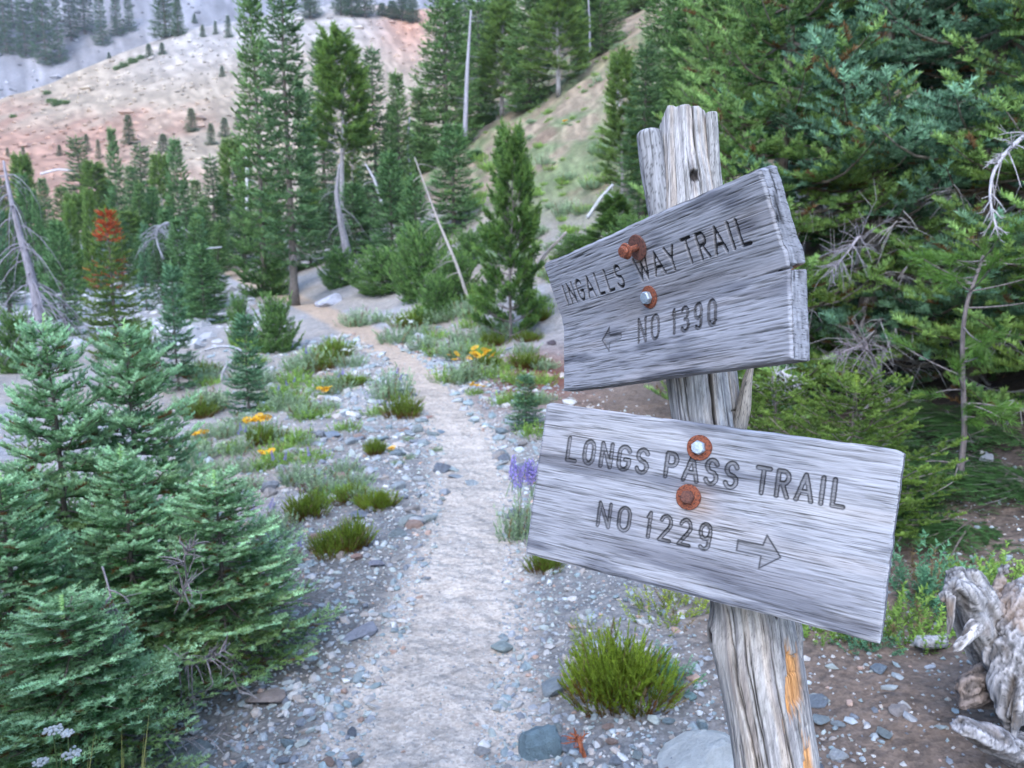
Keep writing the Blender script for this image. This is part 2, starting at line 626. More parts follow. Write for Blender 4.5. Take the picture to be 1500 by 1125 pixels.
def seg_dist(U, Vv, strokes):
    D = np.full(U.shape, 1.0)
    for pl in strokes:
        for (x0, y0), (x1, y1) in zip(pl[:-1], pl[1:]):
            m = .012
            i0, i1 = np.searchsorted(U[0], [min(x0, x1) - m, max(x0, x1) + m])
            j0, j1 = np.searchsorted(Vv[:, 0], [min(y0, y1) - m, max(y0, y1) + m])
            if i1 <= i0 or j1 <= j0:
                continue
            uu = U[j0:j1, i0:i1]; vv = Vv[j0:j1, i0:i1]
            dx, dy = x1 - x0, y1 - y0; l2 = dx * dx + dy * dy + 1e-12
            t = np.clip(((uu - x0) * dx + (vv - y0) * dy) / l2, 0, 1)
            dd = np.hypot(uu - x0 - t * dx, vv - y0 - t * dy)
            D[j0:j1, i0:i1] = np.minimum(D[j0:j1, i0:i1], dd)
    return D


def poly_inside(U, Vv, poly):
    ins = np.zeros(U.shape, bool); n = len(poly)
    for i in range(n):
        x0, y0 = poly[i]; x1, y1 = poly[(i + 1) % n]
        if y0 == y1:
            continue
        c = ((y0 > Vv) != (y1 > Vv)) & (U < (x1 - x0) * (Vv - y0) / (y1 - y0) + x0)
        ins ^= c
    return ins


def make_board(parent, o, M, W, hl, hu, bend, th, seed, carve, carve_w, soft, step, edge, base_col, label, stains):
    nu = int(W / step); nv = int((hl + hu) / step)
    u = np.linspace(-W / 2, W / 2, nu); v = np.linspace(-hl, hu, nv)
    U, Vv = np.meshgrid(u, v)
    r = np.random.default_rng(seed)
    # wavering grain: the lines drift up and down along the board
    Vg = Vv + .006 * (fbm(U * 7 + seed, Vv * 9, 3, 1) - .5) + .02 * (vn(U * 2 + seed, Vv * 3, 2) - .5)
    g1 = fbm(U * 14, Vg * 260 + seed, 3, 2)
    g2 = fbm(U * 40, Vg * 700 + seed, 2, 4)
    g3 = fbm(U * 22 + 4, Vg * 480 + seed, 3, 6)
    hgt = .0005 * (g1 - .5) + .0005 * (g2 - .5) - .0005 * sst(.58, .74, g3)
    tone = .97 + .20 * (g1 - .5) + .22 * (g2 - .5) - .26 * sst(.57, .72, g3) * (.5 + fbm(U * 6, Vv * 30 + seed, 3, 7))
    # long weather checks along the grain
    crack = np.zeros(U.shape)
    for _ in range(330):
        cu, cv = r.uniform(-W / 2, W / 2), r.uniform(-hl, hu); ln = r.uniform(.008, .055) * (1 + (r.random() < .12) * 1.5); w = r.uniform(.0005, .0010)
        i0, i1 = np.searchsorted(u, [cu - ln, cu + ln]); j0, j1 = np.searchsorted(v, [cv - .012, cv + .012])
        if i1 - i0 < 3 or j1 - j0 < 3:
            continue
        uu = U[j0:j1, i0:i1]; vg = Vg[j0:j1, i0:i1]
        jc = min(max(int(np.searchsorted(v, cv)), 0), nv - 1); ic = min(max(int(np.searchsorted(u, cu)), 0), nu - 1)
        t = np.clip(1 - np.abs(uu - cu) / ln, 0, 1)
        k = np.clip(1 - np.abs(vg - Vg[jc, ic]) / (w * (t + .25)), 0, 1) * np.sqrt(t) * r.uniform(.3, 1)
        crack[j0:j1, i0:i1] = np.maximum(crack[j0:j1, i0:i1], k)
    hgt -= crack * .002
    tone *= 1 - .62 * crack
    col = np.broadcast_to(np.asarray(base_col, float), U.shape + (3,)) * tone[..., None]
    # weather stains
    st = fbm(U * 9 + seed * 3, Vg * 60 + seed, 4, 5)
    st2 = fbm(U * 5 + seed, Vv * 16, 3, 6)
    col = mixc(col, col * np.array([.40, .41, .45]), sst(.46, .66, st) * sst(.40, .58, st2) * .85)
    col = mixc(col, col * np.array([1.07, .98, .90]), sst(.52, .7, fbm(U * 4 + 31, Vv * 30 + seed, 3, 0)) * .4)
    for (su, sv, ru, rv, amt, c) in stains:
        q = np.exp(-(((U - su) / ru) ** 2 + ((Vv - sv) / rv) ** 2)) * (.45 + .75 * st)
        col = mixc(col, np.asarray(c, float) * .7, np.clip(q * amt * 1.15, 0, 1))
    # the routed lettering
    strokes, polys = carve
    for stk, hw, sf in strokes:
        D = seg_dist(U, Vv, stk)
        D = D + .0011 * (g1 - .5)
        ins = sst(hw, hw * .45, D)
        hgt -= ins * (.0034 if not sf else .0026)
        rim = np.exp(-((D - hw * .84) / .00095) ** 2)
        if sf:
            col = mixc(col, col * .62, ins * .9)
            col = mixc(col, (.018, .018, .022), np.clip(rim * (.95 + .5 * (st - .5)), 0, 1))
        else:
            lin = sst(hw * 1.05, hw * .35, D)
            col = mixc(col, (.028, .028, .031), np.clip(lin * (1.3 + .6 * (st - .5)), 0, 1))
    for poly, sf in polys:
        ins = poly_inside(U, Vv, poly)
        D = seg_dist(U, Vv, [list(poly) + [poly[0]]])
        hgt -= np.where(ins, sst(0, .0015, D), 0) * .0016
        col = mixc(col, col * .72, ins * .8)
        col = mixc(col, (.035, .035, .04), np.exp(-(D / .0011) ** 2) * .95)
    # worn arrises
    eu = np.minimum(U + W / 2, W / 2 - U); ev = np.minimum(Vv + hl, hu - Vv)
    e = np.minimum(eu, ev)
    hgt -= .0030 * (1 - sst(0, .0045, e)) ** 1.5 * (.6 + .8 * vn(U * 60 + seed, Vv * 60, 3))
    col = mixc(col, col * 1.14, (1 - sst(0, .004, e)) * .7)
    wob = edge[0] * (fbm(Vv * 60 + seed, U * 0, 3, 1) - .5) + edge[1] * (vn(Vv * 250, U * 0 + seed, 2) - .5)
    Uw = U + wob * np.abs(U / (W / 2)) ** 12
    if edge[2]:   # broken notch on the right-hand end
        Uw = Uw - edge[2] * sst(.02, .03, Vv) * (U / (W / 2)).clip(0, 1) ** 10
        hgt -= .006 * np.exp(-((Vv - .004) / .0012) ** 2) * sst(W / 2 - .05, W / 2, U)
        rise = np.abs(U / (W / 2)) ** 3 * 0
    Vw = Vv + .0022 * (fbm(U * 30 + seed, Vv * 0, 3, 4) - .5) * np.abs((Vv - (hu - hl) / 2) / ((hu + hl) / 2)) ** 14
    Vw = Vw - .004 * np.clip(1 - eu / .012, 0, 1) ** 2 * (Vv > 0) * np.clip(1 - (hu - Vv) / .012, 0, 1)
    # bend about the grain
    sv = np.linspace(-hl - .02, hu + .02, 600)
    ph = bend * sst(-.012, .035, sv)
    Z = np.concatenate([[0], np.cumsum((np.cos(ph[1:]) + np.cos(ph[:-1])) / 2 * np.diff(sv))]); Z -= np.interp(0, sv, Z)
    Yy = -np.concatenate([[0], np.cumsum((np.sin(ph[1:]) + np.sin(ph[:-1])) / 2 * np.diff(sv))]); Yy -= np.interp(0, sv, Yy)
    phv = np.interp(Vw, sv, ph)
    ny, nz = -np.cos(phv), -np.sin(phv)
    P0 = np.stack([Uw, np.interp(Vw, sv, Yy), np.interp(Vw, sv, Z)], -1)
    Nn = np.stack([np.zeros_like(ny), ny, nz], -1)
    P = P0 + Nn * hgt[..., None]
    mb = MB()
    idx = np.arange(nu * nv).reshape(nv, nu)
    Q = np.stack([idx[:-1, :-1], idx[:-1, 1:], idx[1:, 1:], idx[1:, :-1]], -1).reshape(-1, 4)
    mb.add(P.reshape(-1, 3), Q, col.reshape(-1, 3))
    # edges: the outline swept back through the thickness
    loop = np.concatenate([idx[0, :-1], idx[:-1, -1], idx[-1, :0:-1], idx[:0:-1, 0]])
    LP = P.reshape(-1, 3)[loop]; L0 = P0.reshape(-1, 3)[loop]; LN = Nn.reshape(-1, 3)[loop]; LC = col.reshape(-1, 3)[loop]
    side = np.zeros((len(loop), 3)); side[:nu - 1, 2] = -1; side[nu - 1:nu + nv - 2, 0] = 1; side[nu + nv - 2:2 * nu + nv - 3, 2] = 1; side[2 * nu + nv - 3:, 0] = -1
    K = 12; rows = [LP]; cols = [LC]; ar = np.arange(len(loop)); vl = Vw.reshape(-1)[loop]; ul = Uw.reshape(-1)[loop]
    for k in range(1, K + 1):
        d = k / K * th
        endg = (fbm(vl * 120, ar * 0 + d * 160, 3, 3) - .5) * .0009
        long = (fbm(ul * 30, d * 900 + ar * 0, 3, 5) - .5) * .0015
        off = np.where(np.abs(side[:, 0]) > 0, endg, long)
        cut = np.where((side[:, 0] > 0) & (edge[2] > 0), np.exp(-((vl - .004 - .002 * k / K) / .0016) ** 2) * .02, 0)
        rows.append(L0 - LN * d + side * (off - cut)[:, None] - side * (.002 if k == K else 0))
        c = np.asarray(base_col, float) * (.74 + .8 * (fbm(vl * 40, d * 420 + ul * 8, 3, 2) - .5) - .5 * sst(.62, .75, fbm(vl * 30, d * 300 + 7 + ul * 6, 3, 3)))[:, None]
        c = mixc(c, (.42, .20, .09), np.clip(cut * 60, 0, 1) * (k > 5))
        cols.append(c)
    n = len(loop)
    SV = np.stack(rows).reshape(-1, 3)
    i = np.arange(K)[:, None] * n; j = np.arange(n)[None]; j2 = (j + 1) % n
    Q = np.stack([i + j, i + n + j, i + n + j2, i + j2], -1).reshape(-1, 4)
    mb.add(SV, Q, np.stack(cols).reshape(-1, 3))
    # back face
    right = np.arange(nu - 1, nu + nv - 1); left = np.concatenate([[0], np.arange(2 * (nu + nv) - 5, 2 * nu + nv - 4, -1)])[:nv]
    m = min(len(left), len(right)); BR = rows[-1][right[:m] % n]; BL = rows[-1][left[:m] % n]
    st_ = np.r_[np.arange(0, m - 1, 6), m - 1]; BR = BR[st_]; BL = BL[st_]; m = len(st_)
    a = np.arange(m - 1)
    mb.add(np.concatenate([BL, BR]), np.stack([a, a + 1, m + a + 1, m + a], -1), np.asarray(base_col) * .8)
    ob = mb.build('sign_board', M_BOARD, parent, smooth=True)
    mw = Matrix([list(M[0]) + [o[0]], list(M[1]) + [o[1]], list(M[2]) + [o[2]], [0, 0, 0, 1]])
    ob.matrix_local = Matrix.Translation(-Vector(parent.location)) @ mw
    ob['label'] = label

    def frame(uu, vv):
        """local point and outward frame on the board's face"""
        p = math.radians(0) + float(np.interp(vv, sv, ph))
        c = Vector((uu, float(np.interp(vv, sv, Yy)), float(np.interp(vv, sv, Z))))
        z = Vector((0, -math.cos(p), -math.sin(p))); x = Vector((1, 0, 0)); y = z.cross(x)
        m = Matrix((x, y, z)).transposed().to_4x4(); m.translation = c
        return m
    return ob, frame


def hexbolt(parent, frame, uu, vv, wr, hr, stand, head_mat, washer_mat, shank_mat, flange=False, tilt=0.0):
    m = frame(uu, vv)
    mb = MB()
    th = np.arange(28) * 2 * PI / 28
    prof = [(.32, .0005), (1, .0008), (1, .0022), (.96, .003), (.32, .003)]
    P = np.array([[(wr * q * (1 + .015 * math.sin(5 * t + q)) * math.cos(t), wr * q * math.sin(t), h) for t in th] for q, h in prof])
    n = 28; i = np.arange(4)[:, None] * n; j = np.arange(n)[None]; j2 = (j + 1) % n
    mb.add(P.reshape(-1, 3), np.stack([i + j, i + j2, i + n + j2, i + n + j], -1).reshape(-1, 4))
    w = mb.build('washer', washer_mat, parent); w.matrix_local = m
    mb = MB(); h0 = .003 + stand
    n = 6; rings = [(0, h0, 6), (hr, h0, 6), (hr, h0 + .0055, 6), (hr * .86, h0 + .0075, 6), (hr * .3, h0 + .0079, 6), (0, h0 + .0079, 6)]
    t6 = np.arange(24) * 2 * PI / 24

    def hexr(t):
        a = (t + .3) % (PI / 3) - PI / 6
        return math.cos(PI / 6) / math.cos(a) * 1.08
    P = np.array([[(q * (hexr(t) if q > hr * .9 else 1.0) * math.cos(t), q * (hexr(t) if q > hr * .9 else 1.0) * math.sin(t), h) for t in t6] for q, h, _ in rings])
    n = 24; i = np.arange(len(rings) - 1)[:, None] * n; j = np.arange(n)[None]; j2 = (j + 1) % n
    mb.add(P.reshape(-1, 3), np.stack([i + j, i + j2, i + n + j2, i + n + j], -1).reshape(-1, 4))
    if flange:
        V, Fq = tube(np.array([[0, 0, h0 - .0015], [0, 0, h0 - .0005], [0, 0, h0 + .002]]), [hr * 1.32, hr * 1.4, hr * 1.25], 24)
        mb.add(V, Fq)
    b = mb.build('bolt_head', head_mat, parent); b.matrix_local = m @ Matrix.Rotation(tilt, 4, 'Z')
    if stand > .004:
        V, Fq = tube(np.array([[0, 0, .001 + (h0 - .001) * k / 14] for k in range(15)]), [hr * .52 * (1.0 + .07 * (k % 2)) for k in range(15)], 16)
        mb = MB(); mb.add(V, Fq)
        s = mb.build('bolt_shank', shank_mat, parent, smooth=True); s.matrix_local = m


_ax = np.array([[.263, 1.24, 1.735, .0355], [.266, 1.225, 1.666, .0375], [.272, 1.204, 1.582, .0440], [.274, 1.178, 1.48, .0505], [.279, 1.153, 1.378, .0515],
                [.286, 1.135, 1.308, .0530], [.291, 1.123, 1.259, .0510], [.309, 1.103, 1.18, .0526], [.331, 1.079, 1.084, .0552], [.352, 1.06, 1.007, .0589],
                [.355, 1.051, .969, .0607], [.357, 1.041, .932, .0635], [.363, 1.032, .894, .0614], [.369, 1.023, .857, .0602], [.380, 1.003, .779, .0598],
                [.395, .975, .62, .062], [.42, .93, .3, .066], [.445, .89, -.12, .07]])[::-1]


def make_post(parent):
    zt = 1.735
    zz = np.concatenate([np.linspace(-.12, .70, 40)[:-1], np.arange(.70, zt, .0025)])
    nz = len(zz); nt = 200
    cx = np.interp(zz, _ax[:, 2], _ax[:, 0]); cy = np.interp(zz, _ax[:, 2], _ax[:, 1]); R0 = np.interp(zz, _ax[:, 2], _ax[:, 3])
    k = np.ones(25) / 25
    sm = lambda a: np.convolve(np.pad(a, 12, 'edge'), k, 'valid')
    cx, cy, R0 = sm(cx), sm(cy), sm(R0)
    _k = np.linspace(-1, 1, nt, endpoint=False); th = 1.5 * PI + PI * (.52 * _k + .48 * np.sign(_k) * np.abs(_k) ** 3)    # denser on the viewer's side; th = 0 faces +x, -pi/2 (3pi/2) faces the camera
    T, Zz = np.meshgrid(th, zz)
    ct, sn = np.cos(T), np.sin(T)
    # grain follows a slow twist
    wv = .10 * (fbm(ct * 1.5 + 5, Zz * 5, 3, 1) - .5) + .3 * (vn(ct + 3, Zz * 2.2, 2) - .5)
    Tg = T + wv
    per = lambda f, s: fbm(np.cos(Tg) * f + 50, np.sin(Tg) * f + 50 + Zz * s, 3, 3)
    g1 = per(9, 1.2); g2 = fbm(Tg * 42, Zz * 7, 3, 4); g3 = fbm(Tg * 120, Zz * 16, 2, 5)
    lump = fbm(ct * 1.2 + 8, sn * 1.2 + Zz * 6, 3, 6)
    Rr = R0[:, None] * (1 + .12 * (lump - .5) + .025 * (g1 - .5)) + .0016 * (g2 - .5) + .0009 * (g3 - .5)
    tone = .92 + .5 * (g2 - .5) + .5 * (g3 - .5) + .2 * (g1 - .5)
    col = np.array([.36, .345, .335]) * tone[..., None]
    col = mixc(col, col * np.array([1.12, .97, .82]), sst(.48, .7, fbm(Tg * 3, Zz * 4 + 7, 4, 0)) * .7)
    col = mixc(col, col * np.array([.45, .45, .50]), sst(.52, .68, fbm(Tg * 12, Zz * 12, 4, 1)) * .6)
    r = np.random.default_rng(5)

    def crack(t0, z0, z1, w, dep, slope=0.0, wig=.06):
        nonlocal Rr, col
        path = t0 + slope * (Zz - z0) + wig * (fbm(Zz * 22 + t0 * 9, Zz * 0 + t0, 3, 2) - .5)
        e = np.clip(np.minimum(Zz - z0, z1 - Zz) / (.22 * (z1 - z0)), 0, 1) ** .6 if z1 < 1.72 else np.clip((Zz - z0) / .08, 0, 1)
        dd = np.abs((T - path + PI) % (2 * PI) - PI) * R0[:, None]
        w = w * .72
        q = np.exp(-(dd / (w * (e + .05) * (.6 + .9 * vn(Zz * 60 + t0 * 7, Zz * 0, 3)))) ** 2) * e
        Rr = Rr - dep * .6 * q
        col = mixc(col, (.022, .020, .019), np.clip(q * 1.15, 0, 1) * .92)
    fr = 1.5 * PI
    # big checks of the photo
    crack(fr + .26, 1.545, 1.75, .0016, .016, -.35, .05)          # up from the knot to the top
    crack(fr + .92, 1.50, 1.75, .0022, .018, .05, .05)           # right-hand splinter line
    crack(fr - .02, 1.20, 1.46, .0022, .016, .1, .05)
    crack(fr - .62, .70, 1.02, .0024, .016, -.9, .12)
    crack(fr - .35, .74, 1.00, .0014, .010, -.8, .10)
    crack(fr - .75, 1.18, 1.36, .0014, .01, .1)
    crack(fr + .62, 1.16, 1.40, .0020, .014, .1, .25)
    crack(fr + .55, .70, .99, .0016, .012, -.1, .12)
    crack(fr + .15, .70, 1.0, .0011, .008, -.3, .1)
    for _ in range(115):
        z0 = r.uniform(.68, 1.7); crack(r.uniform(PI * .85, PI * 2.15), z0, z0 + r.uniform(.03, .16), r.uniform(.0004, .0010), r.uniform(.002, .006), r.uniform(-.5, .2))
    # short broken cross checks
    for (t0, z0, w) in [(fr + .75, 1.285, .018), (fr + .7, 1.252, .016), (fr + .62, .955, .012), (fr + .55, .93, .014), (fr + 1.0, 1.60, .012)]:
        q = np.exp(-((Zz - z0 + .004 * (T - t0)) / .0012) ** 2) * np.exp(-(((T - t0) * R0[:, None]) / w) ** 2)
        Rr = Rr - .005 * q; col = mixc(col, (.03, .027, .025), np.clip(q, 0, 1) * .8)

    def knot(t0, z0, rad, dep, bulge):
        nonlocal Rr, col
        dx = ((T - t0 + PI) % (2 * PI) - PI) * R0[:, None]; dz = (Zz - z0) * .75
        q = np.hypot(dx, dz)
        Rr = Rr + bulge * np.exp(-(q / (rad * 2.3)) ** 2) - dep * sst(rad, rad * .4, q + .003 * (g2 - .5))
        col = mixc(col, (.025, .02, .018), sst(rad * 1.05, rad * .55, q + .004 * (g2 - .5)) * .95)
        ring = .5 + .5 * np.sin(q * 2600 + 3 * g2)
        col = mixc(col, col * .6, ring * np.exp(-((q - rad * 1.5) / (rad * .6)) ** 2) * .6)
    knot(fr + .02, 1.622, .0085, .012, .004)
    knot(fr - 1.45, .962, .009, .006, .010)
    knot(fr - .12, .788, .010, .003, .003)
    knot(fr + .3, 1.01, .004, .003, .002)
    # fresh orange wood where splinters have broken off
    for (t0, z0, wt, wz) in [(fr + .58, .925, .020, .040), (fr + .62, .80, .016, .045)]:
        dx = (T - t0) * R0[:, None] / wt; dz = (Zz - z0) / wz
        jag = (fbm(Tg * 30, Zz * 6, 3, 2) - .5) * 1.3
        q = sst(1.0, .8, np.maximum(np.abs(dx - .25 * dz) * (1 + .55 * np.clip(dz + .3, 0, 2)), np.abs(dz)) + jag * .75 * (.4 + np.abs(dz)))
        Rr = Rr - .006 * q
        oc = mixc((.55, .25, .07), (.40, .24, .14), fbm(Tg * 14, Zz * 9, 3, 7)) * (.55 + 1.6 * (g3[..., None] - .5) + .8 * g2[..., None]).clip(.15, 1.4)
        col = mixc(col, oc, q)
        low = sst(.2, -.9, dz) * np.exp(-dx ** 2) * (np.abs(dz) < 1.6)
        col = mixc(col, (.07, .05, .04), low * .55 * sst(.4, .6, g2))
    # uneven, weathered top
    top = 1.728 - .012 * sst(.3, 1.4, (T - fr)) - .02 * sst(-.9, -1.7, (T - fr)) + .010 * (fbm(ct * 3 + 3, sn * 3 + 3, 3, 4) - .5)
    Zc = np.minimum(Zz, top)
    rnd = np.clip((Zz - top + .004) / .012, 0, 1)
    Rr = Rr * (1 - .10 * rnd)
    V = np.stack([cx[:, None] + Rr * ct, cy[:, None] + Rr * sn, Zc], -1)
    mb = MB()
    i = np.arange(nz - 1)[:, None] * nt; j = np.arange(nt)[None]; j2 = (j + 1) % nt
    mb.add(V.reshape(-1, 3), np.stack([i + j, i + j2, i + nt + j2, i + nt + j], -1).reshape(-1, 4), col.reshape(-1, 3))
    # end grain on top
    ring = V[-1]; c = ring.mean(0); rows = [ring * (1 - q) + c * q + np.array([0, 0, .002 * math.sin(q * 9)]) for q in np.linspace(0, .98, 8)]
    rows = np.stack(rows); rows[1:, :, 2] += .004 * (fbm(rows[1:, :, 0] * 200, rows[1:, :, 1] * 200, 3, 2) - .5)
    i = np.arange(7)[:, None] * nt
    mb.add(rows.reshape(-1, 3), np.stack([i + j, i + j2, i + nt + j2, i + nt + j], -1).reshape(-1, 4), (.34, .33, .32))
    o = mb.build('post', M_POST, parent, smooth=True)
    o.location = -Vector(parent.location)


def splinter(parent, name, P, R0, seed, tone=(.35, .34, .33), ns=60, flat=(1, 1), step=.003, endround=True, mat=None):
    """a split-off limb of the log: a grained, tapering tube"""
    P = np.asarray(P, float); s = np.r_[0, np.cumsum(np.linalg.norm(np.diff(P, axis=0), axis=1))]
    n = max(int(s[-1] / step), 8); q = np.linspace(0, s[-1], n)
    C = np.stack([np.interp(q, s, P[:, k]) for k in range(3)], 1); rr = np.interp(q, s, R0)
    kk = np.ones(9) / 9
    C = np.stack([np.convolve(np.pad(C[:, k], 4, 'edge'), kk, 'valid') for k in range(3)], 1)
    th = np.linspace(0, 2 * PI, ns, endpoint=False); T, S = np.meshgrid(th, q)
    g = fbm(T * 9 + seed, S * 6, 3, 1); g2 = fbm(T * 30, S * 20 + seed, 3, 2); lump = fbm(np.cos(T) * 1.3 + seed, np.sin(T) * 1.3 + S * 14, 3, 3)
    rad = rr[:, None] * (1 + .25 * (lump - .5) + .10 * (g - .5) + .05 * (g2 - .5))
    if endround:
        e = np.clip((s[-1] - S) / (rr[-1] * .8), 0, 1); rad = rad * np.sqrt(1 - (1 - e) ** 2 * .96)
    tg = nrm(np.gradient(C, axis=0)); A = nrm(np.cross(tg, [0.31, .95, 0.02])); B = np.cross(tg, A)
    V = C[:, None] + rad[..., None] * (A[:, None] * np.cos(T)[..., None] * flat[0] + B[:, None] * np.sin(T)[..., None] * flat[1])
    col = np.asarray(tone) * (.85 + .5 * (g - .5) + .6 * (g2 - .5))[..., None]
    ck = sst(.66, .78, fbm(T * 6 + seed, S * 9, 3, 5))
    col = mixc(col, (.03, .028, .026), ck * .8)
    spots = sst(.74, .8, vn(T * 14, S * 260, 6)); col = mixc(col, (.05, .045, .045), spots * .7)
    mb = MB(); i = np.arange(n - 1)[:, None] * ns; j = np.arange(ns)[None]; j2 = (j + 1) % ns
    VV = np.concatenate([V.reshape(-1, 3), C[:1], C[-1:]]); jj = np.arange(ns); k = n * ns
    Q = np.stack([i + j, i + j2, i + ns + j2, i + ns + j], -1).reshape(-1, 4)
    F3 = np.concatenate([Q[:, [0, 1, 2]], Q[:, [0, 2, 3]], np.stack([np.full(ns, k + 1), (n - 1) * ns + jj, (n - 1) * ns + (jj + 1) % ns], 1)])
    mb.add(VV, F3, np.concatenate([col.reshape(-1, 3), np.tile(tone, (2, 1))]))
    o = mb.build(name, mat or M_POST, parent, smooth=True)
    o.location = -Vector(parent.location)
    return o


sign = empty('trail_sign', (.445, .89, float(H(.445, .89))))
tag(sign, 'weathered grey log post carrying two routed wooden trail boards beside the path', 'trail sign')
make_post(sign)
# lobe split off on the left of the top, strip on the right, loose slivers low on the right
splinter(sign, 'split_limb', [(.252, 1.185, 1.36), (.243, 1.196, 1.46), (.232, 1.203, 1.56), (.2185, 1.212, 1.62), (.2065, 1.218, 1.70)], [.024, .023, .0205, .020, .0185], 3, tone=(.30, .295, .30))
splinter(sign, 'split_limb', [(.322, 1.155, 1.36), (.314, 1.170, 1.47), (.310, 1.180, 1.56), (.3035, 1.192, 1.64), (.2985, 1.204, 1.722)], [.012, .0105, .010, .009, .0085], 8)
splinter(sign, 'sliver', [(.405, .985, .70), (.414, 1.000, .80), (.408, 1.004, .87), (.405, 1.012, .93), (.406, 1.02, .985), (.4, 1.03, 1.01)], [.013, .012, .010, .007, .007, .003], 14, tone=(.36, .34, .33))
splinter(sign, 'sliver', [(.325, 1.085, 1.245), (.333, 1.085, 1.29), (.340, 1.095, 1.335), (.350, 1.10, 1.365)], [.010, .010, .006, .002], 22, tone=(.44, .37, .30))

# upper board
oT = np.array([.2004, 1.0957, 1.4324]); MT = rot(-1.1152, -.124, -.2221)
cT = ([(word('INGALLS', -.217, -.051, .042, .074) + word('WAY', -.016, .072, .042, .073) + word('TRAIL', .089, .206, .044, .076), .0028, False),
       (word('NO', -.037, .014, -.045, -.012), .0023, True), (word('1390', .040, .130, -.043, -.011), .0022, True)],
      [([(-.131, -.030), (-.110, -.0115), (-.110, -.0245), (-.079, -.0255), (-.079, -.0335), (-.110, -.0345), (-.111, -.049)], True)])
bT, fT = make_board(sign, oT, MT, .50, .1009, .1203, .387, .030, 11, cT, .0022, False, .00098, (.003, .0008, .002), (.28, .285, .315),
                    'upper cupped plank routed INGALLS WAY TRAIL NO 1390 with an arrow to the left',
                    [(.02, .015, .20, .012, .55, (.12, .12, .14)), (-.05, .0, .06, .016, .45, (.16, .15, .15)), (.0, -.075, .2, .01, .3, (.2, .2, .23)),
                     (.0, .072, .018, .012, .5, (.30, .18, .10)), (.235, .06, .012, .06, .3, (.5, .5, .55))])
hexbolt(bT, fT, .004, .088, .0185, .0085, .020, M_RUST, M_RUSTDARK, M_RUST, flange=True)
hexbolt(bT, fT, -.004, .016, .0165, .0090, .001, M_ZINC, M_RUST, M_RUST)
# lower board
oB = np.array([.2494, 1.0235, 1.1604]); MB_ = rot(-.5468, -.2398, .0227)
cB = ([(word('LONGS', -.204, -.072, .036, .069) + word('PASS', -.047, .056, .037, .070) + word('TRAIL', .080, .192, .037, .070), .0031, True),
       (word('NO', -.139, -.086, -.051, -.018), .0026, True), (word('1229', -.064, .032, -.052, -.018), .0026, True)],
      [([(.067, -.0300), (.100, -.0300), (.1035, -.0160), (.124, -.041), (.0985, -.061), (.099, -.0445), (.067, -.0445)], True)])
bB, fB = make_board(sign, oB, MB_, .50, .1182, .1182, .0, .034, 29, cB, .003, True, .00098, (.0022, .0006, 0), (.30, .305, .335),
                    'lower plank routed LONGS PASS TRAIL NO 1229 with an arrow to the right',
                    [(-.02, -.072, .16, .016, .75, (.13, .13, .16)), (.13, -.07, .10, .018, .5, (.2, .2, .24)), (-.13, -.03, .05, .012, .35, (.2, .2, .24)),
                     (.16, .03, .07, .018, .45, (.58, .56, .55)), (-.10, .09, .12, .012, .35, (.58, .57, .57)), (.006, .01, .025, .02, .6, (.36, .24, .17))])
hexbolt(bB, fB, -.001, .084, .0178, .0095, .0008, M_ZINC, M_RUST, M_RUST)
hexbolt(bB, fB, -.007, .014, .0178, .0092, .001, M_RUSTDARK, M_RUST, M_RUST, tilt=.4)

# ------------------------------------------------------------------ vegetation generators
def sprig_tpl(n, ln, w, r, fwd=.55, lo=-25, hi=205, stem=True, curl=.18, tipfan=True):
    """unit-long twig along +y set with single-triangle needles; returns tri verts (m,3,3) and shade (m,3)"""
    T, S = [], []
    for k in range(n):
        t = (k + r.random()) / n
        a = math.radians(r.uniform(lo, hi))
        f = fwd + .5 * t ** 3 if tipfan else fwd
        side = np.array([math.cos(a), 0, math.sin(a)])
        d = nrm(side * (1 - f * .55) + np.array([0, f, 0]) + np.array([0, 0, curl]))
        l = ln * r.uniform(.75, 1.1) * (1 - .25 * t)
        b = np.array([0, t * .95, 0])
        ww = nrm(np.cross(d, r.normal(size=3))) * w
        T.append([b - ww, b + ww, b + d * l]); S.append([.80, .80, 1.15])
    if stem:
        for ww in (np.array([.02, 0, 0]), np.array([0, 0, .02])):
            T.append([-ww, ww, np.array([0, 1.0, 0])]); S.append([.45, .45, .6])
    return np.array(T), np.array(S)


class Sprigs:
    def __init__(self):
        self.p = []; self.d = []; self.s = []; self.c = []; self.u = []

    def add(self, p, d, s, c, up=(0, 0, 1)):
        n = len(p)
        self.p.append(np.asarray(p, float)); self.d.append(np.asarray(d, float))
        self.s.append(np.broadcast_to(np.asarray(s, float), (n,))); self.c.append(np.broadcast_to(np.asarray(c, float), (n, 3)))
        self.u.append(np.broadcast_to(np.asarray(up, float), (n, 3)))

    def into(self, mb, tpls, r):
        p = np.concatenate(self.p); d = nrm(np.concatenate(self.d)); s = np.concatenate(self.s); c = np.concatenate(self.c) * [1.08, 1.0, .74]; u = np.concatenate(self.u)
        x = np.cross(d, u); bad = np.linalg.norm(x, axis=1) < .05
        x[bad] = np.cross(d[bad], [1.0, 0, 0]); x = nrm(x); z = np.cross(x, d)
        k = r.integers(0, len(tpls), len(p))
        for i, (T, S) in enumerate(tpls):
            m = k == i
            if not m.any():
                continue
            Bm = np.stack([x[m], d[m], z[m]], 1) * s[m][:, None, None]
            V = np.einsum('tvk,nkj->ntvj', T, Bm) + p[m][:, None, None]
            C = c[m][:, None, None] * S[None, :, :, None]
            nn = V.shape[0] * V.shape[1]
            mb.add(V.reshape(-1, 3), np.arange(nn * 3).reshape(-1, 3), C.reshape(-1, 3))


